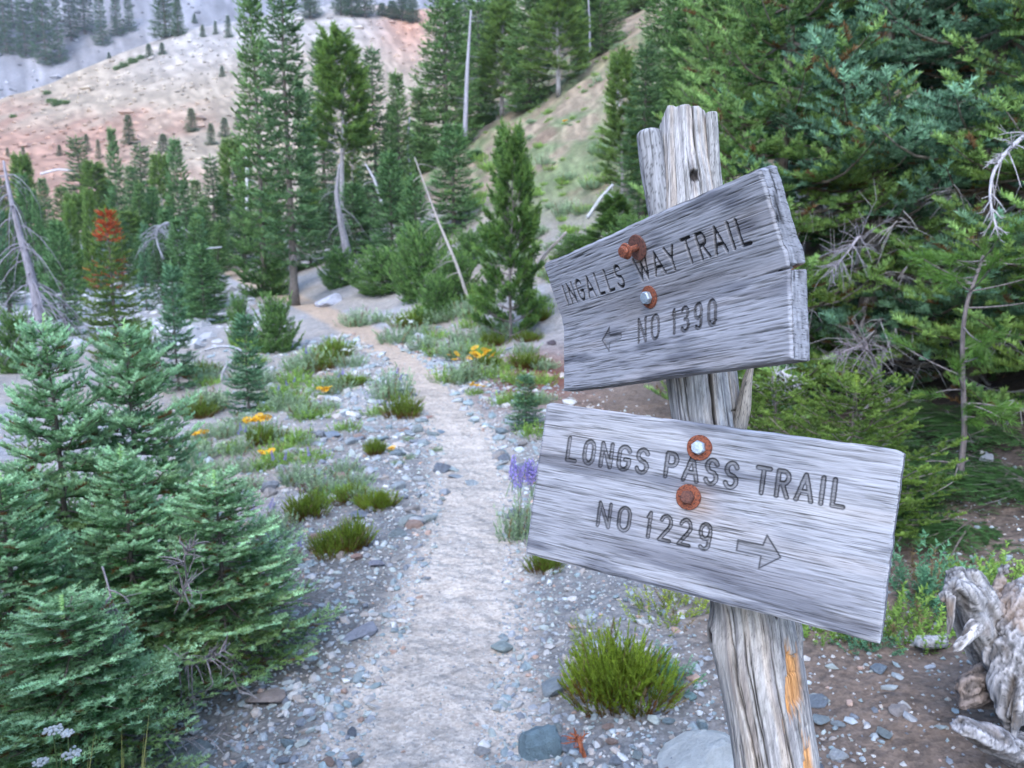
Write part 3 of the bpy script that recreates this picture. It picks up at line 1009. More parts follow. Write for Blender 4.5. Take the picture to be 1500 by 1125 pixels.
_r = np.random.default_rng(3)
TP_NEAR = [sprig_tpl(38, .36, .040, _r, .2) for _ in range(3)]
TP_BIG = [sprig_tpl(34, .36, .044, _r, .2) for _ in range(3)]
TP_MID = [sprig_tpl(16, .40, .075, _r, .35) for _ in range(3)]
TP_FAR = [sprig_tpl(9, .46, .13, _r, stem=False) for _ in range(3)]
TP_PINE = [sprig_tpl(30, .60, .020, _r, .7, 0, 360, curl=.1) for _ in range(3)]
TP_PINEM = [sprig_tpl(16, .55, .07, _r, .6, 0, 360, curl=.1) for _ in range(3)]
TP_HEATH = [sprig_tpl(24, .24, .034, _r, .8, 0, 360, curl=0) for _ in range(3)]
TP_LEAF = [sprig_tpl(12, .36, .065, _r, .35, 0, 360, curl=.1) for _ in range(3)]
TP_GRASS = [sprig_tpl(9, .95, .010, _r, 1.4, 0, 360, stem=False) for _ in range(2)]


def conifer(seed, h, cr, base=.04, whorl=.2, nbr=6, sprig=.08, lat=.08, tpl=None, new=(.16, .33, .24), old=(.035, .085, .04), tr=.02, pexp=.85, el_top=50, el_bot=-8,
            sag=.10, tipup=.12, bare=.18, latlen=.42, newamt=.6, limbs=True, gaps=0.0, lean=(0, 0), mats=None, dead=0, deadcol=(.32, .29, .28), red=None, low=None, twigs=False, jitter=.25, clump=1.0, sector=None):
    """returns meshes (trunk, limbs, crown) of one conifer grown from the origin"""
    r = np.random.default_rng(seed)
    sp = Sprigs(); wood = MB(); lim = MB()
    nz = 14; zz = np.linspace(0, h, nz)
    bend = np.stack([lean[0] * (zz / h) ** 2 + .02 * h * (vn(zz / h * 3, zz * 0 + seed, 1) - .5) * zz / h, lean[1] * (zz / h) ** 2 + .02 * h * (vn(zz / h * 3, zz * 0 + seed + 5, 2) - .5) * zz / h, zz], 1)
    V, Fq = tube(bend, tr * (1 - .93 * zz / h) * (1 + .35 * np.exp(-zz / h * 25)), 9)
    wood.add(V, Fq, (.15, .125, .105))
    axis = lambda z: np.array([np.interp(z, zz, bend[:, 0]), np.interp(z, zz, bend[:, 1]), z])
    z = base * h; k = 0
    while z < h * .985:
        q = z / h
        n = max(3, int(round(nbr * (1 - .35 * q) + r.uniform(-1, 1))))
        a0 = r.uniform(0, 2 * PI)
        wl = .35 + .65 * vn(k * .9, seed, 3) * 1.4
        for b in range(n):
            if r.random() < gaps:
                continue
            az = a0 + 2 * PI * b / n + r.normal() * .22
            if sector is not None and math.cos(az - sector[0]) < sector[1]:
                continue
            Ln = (cr * (1 - q) ** pexp * (1 - jitter * r.random()) * min(1, wl + .2) + sprig * .5) * (min(1, (q - base) / .10 + .62) if base < .5 else 1)
            el = math.radians(el_bot + (el_top - el_bot) * q ** 1.3 + r.normal() * 5)
            hd = np.array([math.cos(az), math.sin(az), 0])
            z0 = z + r.uniform(-.3, .3) * whorl
            o = axis(min(z0, h * .98))
            ss = np.linspace(0, 1, 7)
            up = math.tan(el) * ss - sag * np.sin(ss * PI) * (1 + .5 * (1 - q)) + tipup * ss ** 3
            crv = r.normal() * .12
            sd_ = np.array([-hd[1], hd[0], 0])
            P = o + Ln * (ss[:, None] * hd + up[:, None] * np.array([0, 0, 1.0]) + (crv * ss ** 2)[:, None] * sd_)
            if limbs:
                V, Fq = tube(P, np.linspace(.011 * Ln + tr * .08, .002 + .001 * Ln, 7), 5, False)
                lim.add(V, Fq, (.16, .13, .105) if r.random() > .3 else (.24, .21, .19))
            if dead and q < dead and r.random() < .55:
                for _ in range(int(6 + Ln * 10)):    # a bare dead branch
                    t = r.uniform(.25, 1); i = t * 6; p = P[int(i)] + (P[min(int(i) + 1, 6)] - P[int(i)]) * (i % 1)
                    dv = nrm(hd * .5 + sd_ * r.choice([-1, 1]) * r.uniform(.3, 1) + np.array([0, 0, r.uniform(-.9, .2)]))
                    l2 = Ln * r.uniform(.12, .35) * (1.2 - t * .6)
                    V, Fq = tube(np.array([p, p + dv * l2 * .5 + [0, 0, -.02 * l2], p + dv * l2 + np.array([0, 0, -.2 * l2])]), [.0035, .0025, .001], 4, False)
                    lim.add(V, Fq, deadcol)
                continue
            hue = r.normal() * .10
            nl = max(2, int(Ln / lat))
            for i in range(nl + 1):
                t = bare + (1 - bare) * (i + r.random() * .5) / (nl + .5)
                if t > 1:
                    t = 1.0
                f = t * 6; i0 = min(int(f), 5); p = P[i0] + (P[i0 + 1] - P[i0]) * (f - i0); tang = nrm(P[i0 + 1] - P[i0])
                for sgn in (-1, 1):
                    ll = Ln * latlen * (1 - t) ** .8 * r.uniform(.6, 1.1) + sprig * .9
                    ang = math.radians(r.uniform(38, 62)) * sgn
                    dv = nrm(tang * math.cos(ang) + sd_ * math.sin(ang) + np.array([0, 0, r.uniform(-.10, .16)]))
                    m = max(1, int(ll / (sprig * .62)))
                    e = (np.arange(m) + r.random(m) * .4) / m
                    pp = p + dv * (e * ll)[:, None] + np.array([0, 0, 1]) * (.25 * ll * (e ** 2) * tipup * 3)[:, None]
                    zig = np.where(np.arange(m) % 2 == 0, 1, -1) * r.uniform(.3, .8)
                    zig[-1] *= .25
                    cross = nrm(np.cross(dv, [0, 0, 1.0]))
                    dd = nrm(dv + cross * zig[:, None] + np.array([0, 0, 1]) * r.uniform(.02, .38, m)[:, None])
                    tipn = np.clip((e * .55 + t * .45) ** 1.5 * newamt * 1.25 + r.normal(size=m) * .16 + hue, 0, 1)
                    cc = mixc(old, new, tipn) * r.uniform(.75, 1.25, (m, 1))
                    if low is not None:
                        lw = np.clip((low[0] - q) / low[0] + .25 * hue * 8, 0, 1) * low[2]
                        cc = mixc(cc, np.array(low[1]) * r.uniform(.6, 1.3, (m, 1)), np.full(m, lw) * (r.random(m) < .75))
                        brown = r.random(m) < .05
                        cc[brown] = np.array([.17, .10, .05])
                    if red is not None and red(z, az, r):
                        cc = np.array([.55, .12, .05]) * r.uniform(.6, 1.3, (m, 1))
                    sp.add(pp, dd, sprig * r.uniform(.75, 1.15, m), cc)
                    if twigs and m > 1:
                        V, Fq = tube(np.array([p, pp[-1]]), [.0028, .0012], 3, False); lim.add(V, Fq, (.17, .135, .105))
            sp.add(P[-1:], nrm(P[-1] - P[-2])[None], sprig * 1.1, mixc(old, new, np.array([newamt + .2]).clip(0, 1)))
        z += whorl * (1.15 - .55 * q) * r.uniform(.85, 1.15); k += 1
    # leader
    m = max(3, int(.12 * h / sprig)); e = np.linspace(.92, 1.0, m)
    sp.add(np.stack([axis(q * h) for q in e]), np.tile([0.02, .02, 1.0], (m, 1)), sprig * 1.1, np.array(new) * [1.15, 1.1, .8])
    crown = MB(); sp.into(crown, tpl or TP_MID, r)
    return (wood.mesh('trunk', M_BARK, True), lim.mesh('limbs', M_BARK, True) if limbs and lim.n else None, crown.mesh('crown', M_NEEDLE))


def pine(seed, h, cr, base=.1, whorl=.3, nbr=5, tuft=.16, tpl=None, colr=((.05, .10, .035), (.11, .19, .06)), tr=.03, el=(30, 55), lean=(0, 0), trunkcol=(.22, .19, .18), pexp=.7, dens=1.0, red=None):
    r = np.random.default_rng(seed); sp = Sprigs(); wood = MB(); lim = MB()
    nz = 14; zz = np.linspace(0, h, nz)
    bend = np.stack([lean[0] * (zz / h) ** 2 + .05 * h * (vn(zz / h * 3, zz * 0 + seed, 1) - .5) * zz / h, lean[1] * (zz / h) ** 2 + .05 * h * (vn(zz / h * 3, zz * 0 + seed + 5, 2) - .5) * zz / h, zz], 1)
    V, Fq = tube(bend, tr * (1 - .9 * zz / h), 9); wood.add(V, Fq, trunkcol)
    z = base * h
    while z < h * .97:
        q = z / h; n = max(2, int(round(nbr + r.uniform(-1, 1)))); a0 = r.uniform(0, 6.28)
        for b in range(n):
            az = a0 + 2 * PI * b / n + r.normal() * .3
            Ln = cr * (1 - q) ** pexp * r.uniform(.55, 1.05) + tuft
            e = math.radians(el[0] + (el[1] - el[0]) * q)
            hd = np.array([math.cos(az), math.sin(az), 0]); o = np.array([np.interp(z, zz, bend[:, 0]), np.interp(z, zz, bend[:, 1]), z])
            ss = np.linspace(0, 1, 6)
            P = o + Ln * (ss[:, None] * hd * math.cos(e) + (math.sin(e) * ss ** 1.5)[:, None] * np.array([0, 0, 1.0]))
            V, Fq = tube(P, np.linspace(.012 * Ln + tr * .1, .003, 6), 5, False); lim.add(V, Fq, trunkcol)
            n2 = max(2, int(Ln / tuft * 1.5 * dens))
            rd = red is not None and red(z, az, r)
            for i in range(n2):
                t = .35 + .65 * (i + .6) / n2; f = t * 5; i0 = min(int(f), 4); p = P[i0] + (P[i0 + 1] - P[i0]) * (f - i0)
                for s in range(3):
                    ll = Ln * .30 * (1.1 - t) * r.uniform(.5, 1.2) + tuft * .4
                    dv = nrm(hd * .7 + np.array([-hd[1], hd[0], 0]) * r.normal() * .9 + np.array([0, 0, r.uniform(.2, 1.1)]))
                    q0 = p + dv * ll
                    V, Fq = tube(np.array([p, q0]), [.004, .003], 3, False); lim.add(V, Fq, trunkcol)
                    c = mixc(colr[0], colr[1], np.array(r.random())) * r.uniform(.8, 1.2)
                    if rd:
                        c = np.array([.22, .07, .035]) * r.uniform(.7, 1.3)
                    sp.add((q0 - dv * tuft * .5)[None], dv[None], tuft * r.uniform(.8, 1.2), c)
            sp.add(P[-1:], nrm(P[-1] - P[-2])[None], tuft * 1.2, colr[1])
        z += whorl * r.uniform(.7, 1.2) * (1.1 - .5 * q)
    sp.add(np.array([[bend[-1, 0], bend[-1, 1], h - tuft * j * .6] for j in range(3)]), np.tile([0, 0, 1.0], (3, 1)), tuft * 1.2, colr[1])
    crown = MB(); sp.into(crown, tpl or TP_PINEM, r)
    return (wood.mesh('trunk', M_BARK, True), lim.mesh('limbs', M_BARK, True), crown.mesh('crown', M_NEEDLE))


def tree(name, meshes, loc, label, cat='tree', group=None, rz=0.0, sc=(1, 1), tilt=(0, 0)):
    t = empty(name, loc, rz); tag(t, label, cat, group)
    t.rotation_euler = (tilt[0], tilt[1], rz); t.scale = (sc[0], sc[0], sc[1])
    for nm, me in zip(('trunk', 'limbs', 'crown'), meshes):
        if me is not None:
            o = bpy.data.objects.new(nm, me); link(o, t)
            if nm == 'crown':
                o['kind'] = 'stuff'
    return t


def snag(seed, P, Rr, nbr=14, blen=.4, col=(.40, .385, .39), droop=.5, fine=2, root=0):
    """bare dead trunk with leftover twigs"""
    r = np.random.default_rng(seed); mb = MB(); tw = MB()
    P = np.asarray(P, float); n = 16; s = np.linspace(0, 1, len(P)); q = np.linspace(0, 1, n)
    C = np.stack([np.interp(q, s, P[:, k]) for k in range(3)], 1)
    for _ in range(2):
        C[1:-1] = (C[:-2] + 2 * C[1:-1] + C[2:]) / 4
    V, Fq = tube(C, np.interp(q, np.linspace(0, 1, len(Rr)), Rr), 9); mb.add(V, Fq, np.array(col) * (1 + .3 * (r.random((len(V), 1)) - .5)))
    for k in range(root):
        a = 2 * PI * k / root + r.normal() * .3; R0 = Rr[0]
        Q = np.array([C[1] * .5 + C[0] * .5, C[0] + R0 * np.array([math.cos(a) * 1.6, math.sin(a) * 1.6, .4]), C[0] + R0 * np.array([math.cos(a) * 4, math.sin(a) * 4, -1.5])])
        V, Fq = tube(Q, [R0 * .5, R0 * .4, R0 * .1], 6); mb.add(V, Fq, col)
    for _ in range(nbr):
        t = r.uniform(.15, .98); i = t * (n - 1); i0 = min(int(i), n - 2); p = C[i0] + (C[i0 + 1] - C[i0]) * (i - i0)
        a = r.uniform(0, 2 * PI); l = blen * r.uniform(.4, 1.1) * (1.1 - .5 * t)
        d = np.array([math.cos(a), math.sin(a), r.uniform(-.2, .3)])
        ss = np.linspace(0, 1, 5)[:, None]
        B = p + d * l * ss + np.array([0, 0, -droop * l]) * ss ** 2
        V, Fq = tube(B, np.linspace(.012 * l + .004, .0025, 5), 4, False); tw.add(V, Fq, np.array(col) * r.uniform(.7, 1.1))
        for _k in range(fine):
            tt = r.integers(1, 5); dv = nrm(d + r.normal(size=3) * .7 + [0, 0, -droop]) * l * .35
            V, Fq = tube(np.array([B[tt], B[tt] + dv * .6, B[tt] + dv + [0, 0, -.1 * l]]), [.004, .003, .0015], 3, False); tw.add(V, Fq, np.array(col) * r.uniform(.7, 1.1))
    return mb, tw


def put_snag(name, loc, label, P, Rr, cat='dead tree', group=None, **kw):
    t = empty(name, loc); tag(t, label, cat, group)
    mb, tw = snag(kw.pop('seed', 1), P, Rr, **kw)
    mb.build('trunk', M_DEADWOOD, t, True)
    if tw.n:
        tw.build('twigs', M_DEADWOOD, t, True)
    return t

# ------------------------------------------------------------------ the near firs on the left
BLUE_NEW, BLUE_OLD = (.52, .84, .66), (.08, .21, .08)
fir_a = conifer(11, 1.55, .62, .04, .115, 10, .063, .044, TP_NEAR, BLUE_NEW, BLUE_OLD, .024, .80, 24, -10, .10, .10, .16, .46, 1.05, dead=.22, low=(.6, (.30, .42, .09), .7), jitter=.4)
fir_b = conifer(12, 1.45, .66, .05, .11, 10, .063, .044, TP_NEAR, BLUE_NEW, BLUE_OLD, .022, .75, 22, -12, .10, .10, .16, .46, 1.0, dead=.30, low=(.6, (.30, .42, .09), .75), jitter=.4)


def left_fir(meshes, px, Y, ptop, h0, label, rz, wide=1.0):
    b = at_depth(px, Y); h = height_to(px, b, ptop)
    return tree('fir_tree', meshes, b - [0, 0, .03], label, 'fir tree', 'young blue-green firs left of the trail', rz, (h / h0 * wide, h / h0))


left_fir(fir_a, 112, 3.05, 470, 1.55, 'tall young blue-green fir at the left edge with a pale upright tip', .3, .95)
left_fir(fir_b, 215, 3.25, 478, 1.45, 'young blue-green fir with a thin yellow-green leader, right of the tallest one', 2.0, .98)
left_fir(fir_b, 335, 2.75, 690, 1.45, 'low bushy fir with bare grey twigs showing, beside the gravel', 4.1, 1.5)
left_fir(fir_a, 40, 2.45, 690, 1.55, 'low green fir in the bottom left corner behind the white yarrow', 1.2, 1.3)
left_fir(fir_b, 120, 2.2, 870, 1.45, 'lowest sprawling fir with grey dead twigs above the bottom left gravel', 3.3, 2.1)
left_fir(fir_a, 205, 2.7, 655, 1.55, 'dense short fir at the middle of the left clump with dead lower branches', 5.0, 1.15)

# ------------------------------------------------------------------ the firs on the right
fir_r1 = conifer(21, 5.0, 1.45, .03, .25, 8, .13, .11, TP_BIG, (.32, .54, .22), (.04, .12, .04), .07, .75, 26, -12, .10, .10, .16, .42, .85, dead=.08, low=(.55, (.22, .32, .05), .5), jitter=.4)  # older needles, coloured darker still to paint shaded gaps in the boughs
fir_r2 = conifer(22, 5.6, 1.55, .03, .27, 8, .13, .11, TP_BIG, (.30, .58, .50), (.03, .09, .06), .08, .75, 24, -14, .10, .10, .16, .42, .75, dead=.25, low=(.3, (.17, .26, .06), .4), jitter=.4)  # same here: older needle colour lowered to paint the shaded gaps
fir_low = conifer(23, 1.0, .62, .05, .10, 7, .065, .070, TP_NEAR, (.25, .40, .10), (.08, .15, .03), .02, .55, 30, -12, .12, .14, .2, .4, .6)
fir_shaded = conifer(24, 1.0, .62, .05, .10, 7, .065, .070, TP_NEAR, (.14, .30, .12), (.035, .09, .03), .02, .55, 30, -12, .12, .14, .2, .4, .6)  # like fir_low, needles coloured darker to paint the stand's deep shade
RG = 'big firs crowding the right side behind the sign'


def right_fir(meshes, px, Y, label, rz, sc=(1, 1)):
    return tree('fir_tree', meshes, at_depth(px, Y) - [0, 0, .05], label, 'fir tree', RG, rz, sc)


right_fir(fir_r1, 1125, 6.2, 'bright green fir directly behind the post and upper board', .5, (1.0, 1.1))
right_fir(fir_r2, 1262, 6.0, 'dark fir right of the upper board with a bare shaded trunk and dead twigs', 2.4, (1.0, 1.15))
right_fir(fir_r2, 1420, 5.6, 'blue-green fir reaching over the upper right corner', 4.6, (1.05, 1.1))
right_fir(fir_r1, 1560, 4.8, 'fir cut by the right edge with branches hanging into the frame', 1.0, (1.0, 1.05))
right_fir(fir_r1, 1330, 8.2, 'tall green fir rising behind the dark trunk near the top right', 3.6, (1.1, 1.35))
right_fir(fir_r2, 1500, 8.0, 'tall dark fir filling the gap behind the right edge', .2, (1.1, 1.35))
right_fir(fir_r2, 1190, 9.5, 'shaded fir deep behind the upper board', 5.4, (1.0, 1.2))
right_fir(fir_r1, 1055, 9.0, 'fir with a narrow crown just right of the post top', 2.9, (.85, 1.1))
b = at_depth(1235, 3.5)
tree('fir_tree', fir_low, b, 'low yellow-green fir mound right above the lower board', 'fir tree', RG, .7, (1.0, height_to(1235, b, 560) / 1.0))
b = at_depth(1130, 4.2)
tree('fir_tree', fir_low, b, 'small yellow-green fir between the two boards right of the post', 'fir tree', RG, 3.1, (.9, height_to(1130, b, 560)))
b = at_depth(1330, 3.9)
tree('fir_tree', fir_shaded, b, 'low dark-based fir at the right edge of the lower board', 'fir tree', RG, 5.1, (.9, height_to(1330, b, 690)))
for (px_, Y_, top_, lab_) in [(1290, 4.5, 640, 'low green fir filling the shade right of the lower board'), (1385, 4.9, 600, 'low fir left of the curved pine sapling'), (1450, 4.6, 640, 'low fir right of the curved pine sapling'), (1500, 3.7, 700, 'low fir cut by the right edge above the stump'), (1360, 3.6, 770, 'low dark fir boughs between the lower board and the stump'), (1430, 3.45, 780, 'dark fir boughs right behind the stump top'), (1325, 4.3, 700, 'wide dark fir skirt between the lower board and the thin pine'), (1400, 4.25, 690, 'dark fir skirt at the base of the thin curved pine'), (1480, 4.4, 680, 'dark fir skirt right of the thin curved pine'), (1270, 3.9, 740, 'dark fir boughs hidden behind the right end of the lower board')]:
    b = at_depth(px_, Y_)
    tree('fir_tree', fir_shaded, b, lab_, 'fir tree', RG, px_ * .1, (1.0, height_to(px_, b, top_)))
b = at_depth(1480, 4.0)
tree('fir_tree', fir_shaded, b, 'low fir under the thin curved pine behind the stump', 'fir tree', RG, 2.2, (.8, height_to(1480, b, 740)))

# ------------------------------------------------------------------ conifers of the middle distance
MG_NEW, MG_OLD = (.26, .45, .20), (.085, .19, .07)
fir_m1 = conifer(31, 8.0, 1.15, .03, .36, 8, .25, .17, TP_MID, MG_NEW, MG_OLD, .10, .85, 22, -14, .14, .10, .16, .40, .6, gaps=.05)
fir_m2 = conifer(32, 8.0, .85, .16, .34, 7, .24, .16, TP_MID, (.20, .36, .20), (.065, .15, .07), .11, .7, 10, -24, .16, .08, .12, .40, .5, gaps=.10, dead=.22, deadcol=(.38, .35, .34))
fir_m3 = conifer(33, 4.5, .95, .02, .24, 8, .19, .14, TP_MID, (.23, .44, .22), (.07, .17, .07), .06, .8, 26, -10, .12, .10, .14, .42, .65)
fir_m4 = conifer(34, 3.0, .55, .03, .20, 7, .14, .10, TP_MID, (.22, .44, .31), (.06, .16, .09), .035, .8, 24, -10, .10, .12, .14, .42, .7, gaps=.1)
bush_m = conifer(35, 1.3, 1.25, .02, .14, 9, .17, .13, TP_MID, (.26, .46, .16), (.08, .19, .06), .04, .5, 40, 2, .10, .2, .14, .42, .5)
pine_m1 = pine(36, 5.0, 1.25, .04, .30, 5, .26, TP_PINEM, ((.06, .15, .05), (.16, .30, .09)), .06, (18, 55), dens=1.7)
pine_m2 = pine(37, 8.5, 1.15, .48, .34, 5, .30, TP_PINEM, ((.09, .19, .06), (.20, .34, .10)), .10, (10, 50), trunkcol=(.36, .33, .33), dens=1.6)
pine_m3 = pine(38, 8.0, 1.05, .14, .36, 5, .30, TP_PINEM, ((.10, .20, .07), (.22, .36, .12)), .09, (14, 48), trunkcol=(.34, .31, .30), dens=1.5)
fir_red = conifer(39, 4.5, 1.0, .03, .24, 7, .17, .15, TP_MID, (.22, .34, .08), (.08, .16, .04), .06, .8, 24, -12, .12, .10, .14, .42, .6,
                  red=lambda z, az, r: z > 3.6 or (2.2 < z < 3.2 and math.cos(az + 1.2) > .3 and r.random() < .75))
fir_f1 = conifer(41, 12.0, 1.9, .02, .62, 7, .42, .45, TP_FAR, (.13, .25, .14), (.05, .12, .06), .16, 1.05, 18, -16, .12, .08, .12, .42, .5)
fir_f2 = conifer(42, 12.0, 1.4, .10, .62, 6, .5, .5, TP_FAR, (.12, .23, .15), (.045, .11, .06), .16, .75, 8, -20, .12, .08, .10, .40, .5, gaps=.12)
PROTO_H = {}


def put(meshes, h0, cr0, px, base, top, width, label, cat='conifer', group=None, Y=None, name='conifer', rz=None, tilt=(0, 0)):
    b = at_depth(px, Y) if Y else ground_at(px, base)
    h = max(height_to(px, b, top), .3)
    dist = b[1]
    w = width * .98 / 2 * dist / F / cr0
    return tree(name, meshes, b - [0, 0, .05], label, cat, group, rng.uniform(0, 6.28) if rz is None else rz, (w, h / h0), tilt)


A = 'conifers around the bend of the trail'
put(fir_m2, 8, .85, 432, 447, -50, 100, 'tall dark narrow fir standing at the trail bend, its tip beyond the top edge', group=A)
put(fir_m1, 8, 1.15, 388, 432, -25, 105, 'tall lighter fir left of the dark narrow fir at the bend', group=A, name='fir_tree')
put(pine_m2, 8.5, 1.15, 505, 0, 48, 120, 'pine with a long bare pale trunk under a bushy top', group=A, Y=24, name='pine_tree')
put(fir_m2, 8, .85, 552, 0, 70, 60, 'slim fir just right of the bare-trunked pine', group=A, Y=27)
put(fir_m2, 8, .85, 478, 0, 60, 60, 'slim shaded fir just left of the bare-trunked pine', group=A, Y=29)
put(fir_m1, 8, 1.15, 585, 0, 105, 66, 'fir with a pointed top between the bare-trunked pine and the leaning snag', group=A, Y=26)
put(fir_m1, 8, 1.15, 615, 0, 128, 60, 'small pointed fir in the gap below the reddish talus', group=A, Y=33)
put(fir_m1, 8, 1.15, 652, 0, -45, 120, 'broad tall fir left of the grey standing pole', group=A, Y=33, name='fir_tree')
put(fir_m3, 4.5, .95, 665, 0, 182, 100, 'fir with a thin yellowish top at the foot of the grey standing pole', group=A, Y=21, name='fir_tree')
put(pine_m1, 5, 1.25, 748, 498, 195, 118, 'bushy young pine beside the upper board with candle-like shoots', 'pine', A, name='pine_tree')
put(fir_m3, 4.5, .95, 520, 0, 268, 90, 'dense fir in shade under the bare-trunked pine', group=A, Y=23)
put(fir_m3, 4.5, .95, 575, 0, 225, 90, 'dense dark fir right above the pale boulder', group=A, Y=20)
put(fir_m3, 4.5, .95, 610, 0, 258, 80, 'green fir behind the leaning broken snag', group=A, Y=18.5)
put(fir_m3, 4.5, .95, 455, 0, 300, 70, 'small fir squeezed behind the tall narrow fir', group=A, Y=25)
for (px, Y, top, w, lab) in [(560, 17.5, 375, 120, 'low spreading conifer right above the pale boulder'), (620, 15.5, 352, 120, 'low spreading conifer under the leaning broken snag'),
                             (668, 14.5, 385, 100, 'low bright conifer left of the young pine'), (690, 17, 345, 80, 'small bushy conifer behind the young pine'),
                             (400, 20.5, 392, 60, 'low conifer at the foot of the tall narrow fir'), (500, 19.5, 375, 80, 'low dark conifer behind the boulder at the bend'), (640, 13.5, 415, 76, 'low conifer at the top of the flowery bank')]:
    put(bush_m, 1.3, 1.25, px, 0, top, w, lab, 'shrubby conifer', 'low conifers by the bend', Y=Y, name='low_conifer')
# hillside above the trail
Bg = 'tall conifers on the upper slope behind the post'
for i, (pr, px, base, Y, top, w, lab) in enumerate([
        ('a', 702, 185, 0, -40, 80, 'tall fir just right of the grey standing pole'), ('c', 735, 172, 0, 0, 80, 'thin-crowned conifer with pale stem above the open slope'),
        ('a', 775, 160, 0, -60, 90, 'dense fir at the upper end of the open slope'), ('c', 818, 140, 0, -80, 90, 'airy conifer whose trunk meets the top of the open slope'),
        ('b', 850, 96, 0, -90, 80, 'dark narrow conifer at the very top of the open slope'), ('a', 880, 80, 0, -70, 90, 'tall fir rising out of the top edge above the open slope'),
        ('c', 912, 300, 0, 75, 70, 'slender conifer with a visible grey stem just left of the post'), ('b', 940, 320, 0, 60, 75, 'drooping dark fir behind the top of the post on its left'),
        ('a', 975, 0, 19, -90, 120, 'tall fir straight behind the top of the post'), ('a', 1010, 0, 17, -120, 140, 'wide fir behind the right strip of the post top'),
        ('c', 1055, 0, 15, -100, 120, 'pale-stemmed conifer right of the post top'), ('b', 1095, 0, 16, -150, 130, 'narrow drooping fir behind the bright fir by the post'),
        ('a', 935, 0, 42, -120, 110, 'far fir showing above the slender conifer left of the post'), ('b', 725, 130, 0, -80, 70, 'far narrow fir between the pole and the thin-crowned conifer'),
        ('b', 800, 100, 0, -110, 80, 'far narrow fir at the top edge above the open slope'), ('a', 850, 60, 0, -120, 100, 'far fir cut by the top edge left of the post'),
        ('b', 672, 150, 0, -60, 70, 'far narrow fir close behind the grey standing pole'),
        ('a', 1150, 0, 13, -200, 150, 'tall fir hidden behind the bright fir at the post'), ('b', 1220, 0, 13, -200, 150, 'tall drooping fir above the right end of the upper board'),
        ('a', 1300, 0, 14, -250, 170, 'tall fir deep in the right-hand stand above the dark trunk'), ('b', 1380, 0, 13, -250, 160, 'tall drooping fir deep in the upper right'), ('a', 1450, 0, 13, -250, 170, 'tall fir at the back of the upper right corner')]):
    m, h0, c0 = {'a': (fir_m1, 8, 1.15), 'b': (fir_m2, 8, .85), 'c': (pine_m3, 8, 1.05)}[pr]
    put(m, h0, c0, px, base, top, w, lab, group=Bg, Y=Y or None)
put(pine_m1, 5, 1.25, 900, 0, 285, 95, 'rounded pine low on the slope left of the post', 'pine', Bg, Y=13, name='pine_tree')
put(fir_m3, 4.5, .95, 955, 0, 215, 90, 'shaded fir directly behind the left lobe of the post', 'fir tree', Bg, Y=14, name='fir_tree')
put(bush_m, 1.3, 1.25, 850, 0, 345, 110, 'green spreading bush just above the left end of the upper board', 'shrubby conifer', Bg, Y=14, name='low_conifer')
put(bush_m, 1.3, 1.25, 930, 0, 330, 120, 'dark spreading bush against the post above the upper board', 'shrubby conifer', Bg, Y=12, name='low_conifer')
# left of the trail
Cg = 'firs in the hollow left of the trail'
put(fir_red, 4.5, 1.0, 172, 522, 305, 112, 'fir with a rust-red dead top and orange patches', 'fir tree', Cg, name='fir_tree')
put(fir_m4, 3, .55, 262, 572, 385, 62, 'slender blue-green fir right of the red-topped fir', 'fir tree', Cg, name='fir_tree')
put(fir_m3, 4.5, .95, 98, 492, 325, 70, 'small dark fir beside the white scree, left of the red-topped fir', 'fir tree', Cg, name='fir_tree')
put(fir_m3, 4.5, .95, 300, 474, 358, 88, 'dark bushy fir between the red-topped fir and the far trail', 'fir tree', Cg, name='fir_tree')
put(fir_m4, 3, .55, 365, 605, 455, 70, 'small green fir on the rocky bank near the white bent branches', 'fir tree', Cg, name='fir_tree')
put(fir_m3, 4.5, .95, 268, 470, 320, 60, 'thin green fir behind the bushy fir near the far trail', 'fir tree', Cg, name='fir_tree')
for (px, b, top, w, lab) in [(405, 515, 448, 84, 'dark low conifer at the inner side of the trail bend'), (352, 505, 445, 46, 'small low conifer left of the one inside the bend'), (30, 545, 470, 90, 'low spreading conifer at the foot of the leaning left snag'),
                            (215, 565, 490, 60, 'low conifer between the red-topped and the slender fir')]:
    put(bush_m, 1.3, 1.25, px, b, top, w, lab, 'shrubby conifer', 'low conifers left of the trail', name='low_conifer')
Dg = 'treeline at the foot of the talus hill'
k = 0
for (px, top) in [(-20, 250), (10, 262), (45, 228), (72, 262), (100, 272), (125, 200), (150, 238), (178, 190), (200, 242), (215, 212), (243, 228), (268, 206), (292, 262), (318, 228), (347, 205), (368, 235), (395, 250), (60, 290), (165, 265), (230, 275), (305, 290), (20, 310), (120, 285), (335, 270),
                  (85, 320), (250, 300), (190, 310), (282, 310), (140, 318), (360, 300), (45, 335), (215, 335), (320, 325)]:
    Y = float(rng.uniform(30, 46)) if top < 280 else float(rng.uniform(25, 32))
    m, h0, c0 = [(fir_m1, 8, 1.15), (fir_m2, 8, .85), (pine_m3, 8, 1.05), (fir_m3, 4.5, .95)][k % 4]; k += 1
    put(m, h0, c0, px, 0, top, float(rng.uniform(38, 62)), ['broad pointed fir', 'slim fir with drooping boughs', 'airy conifer with a pale stem', 'short dense fir'][(k - 1) % 4] + ' in the treeline between the hollow and the talus hill', group=Dg, Y=Y)
rt = np.random.default_rng(71)
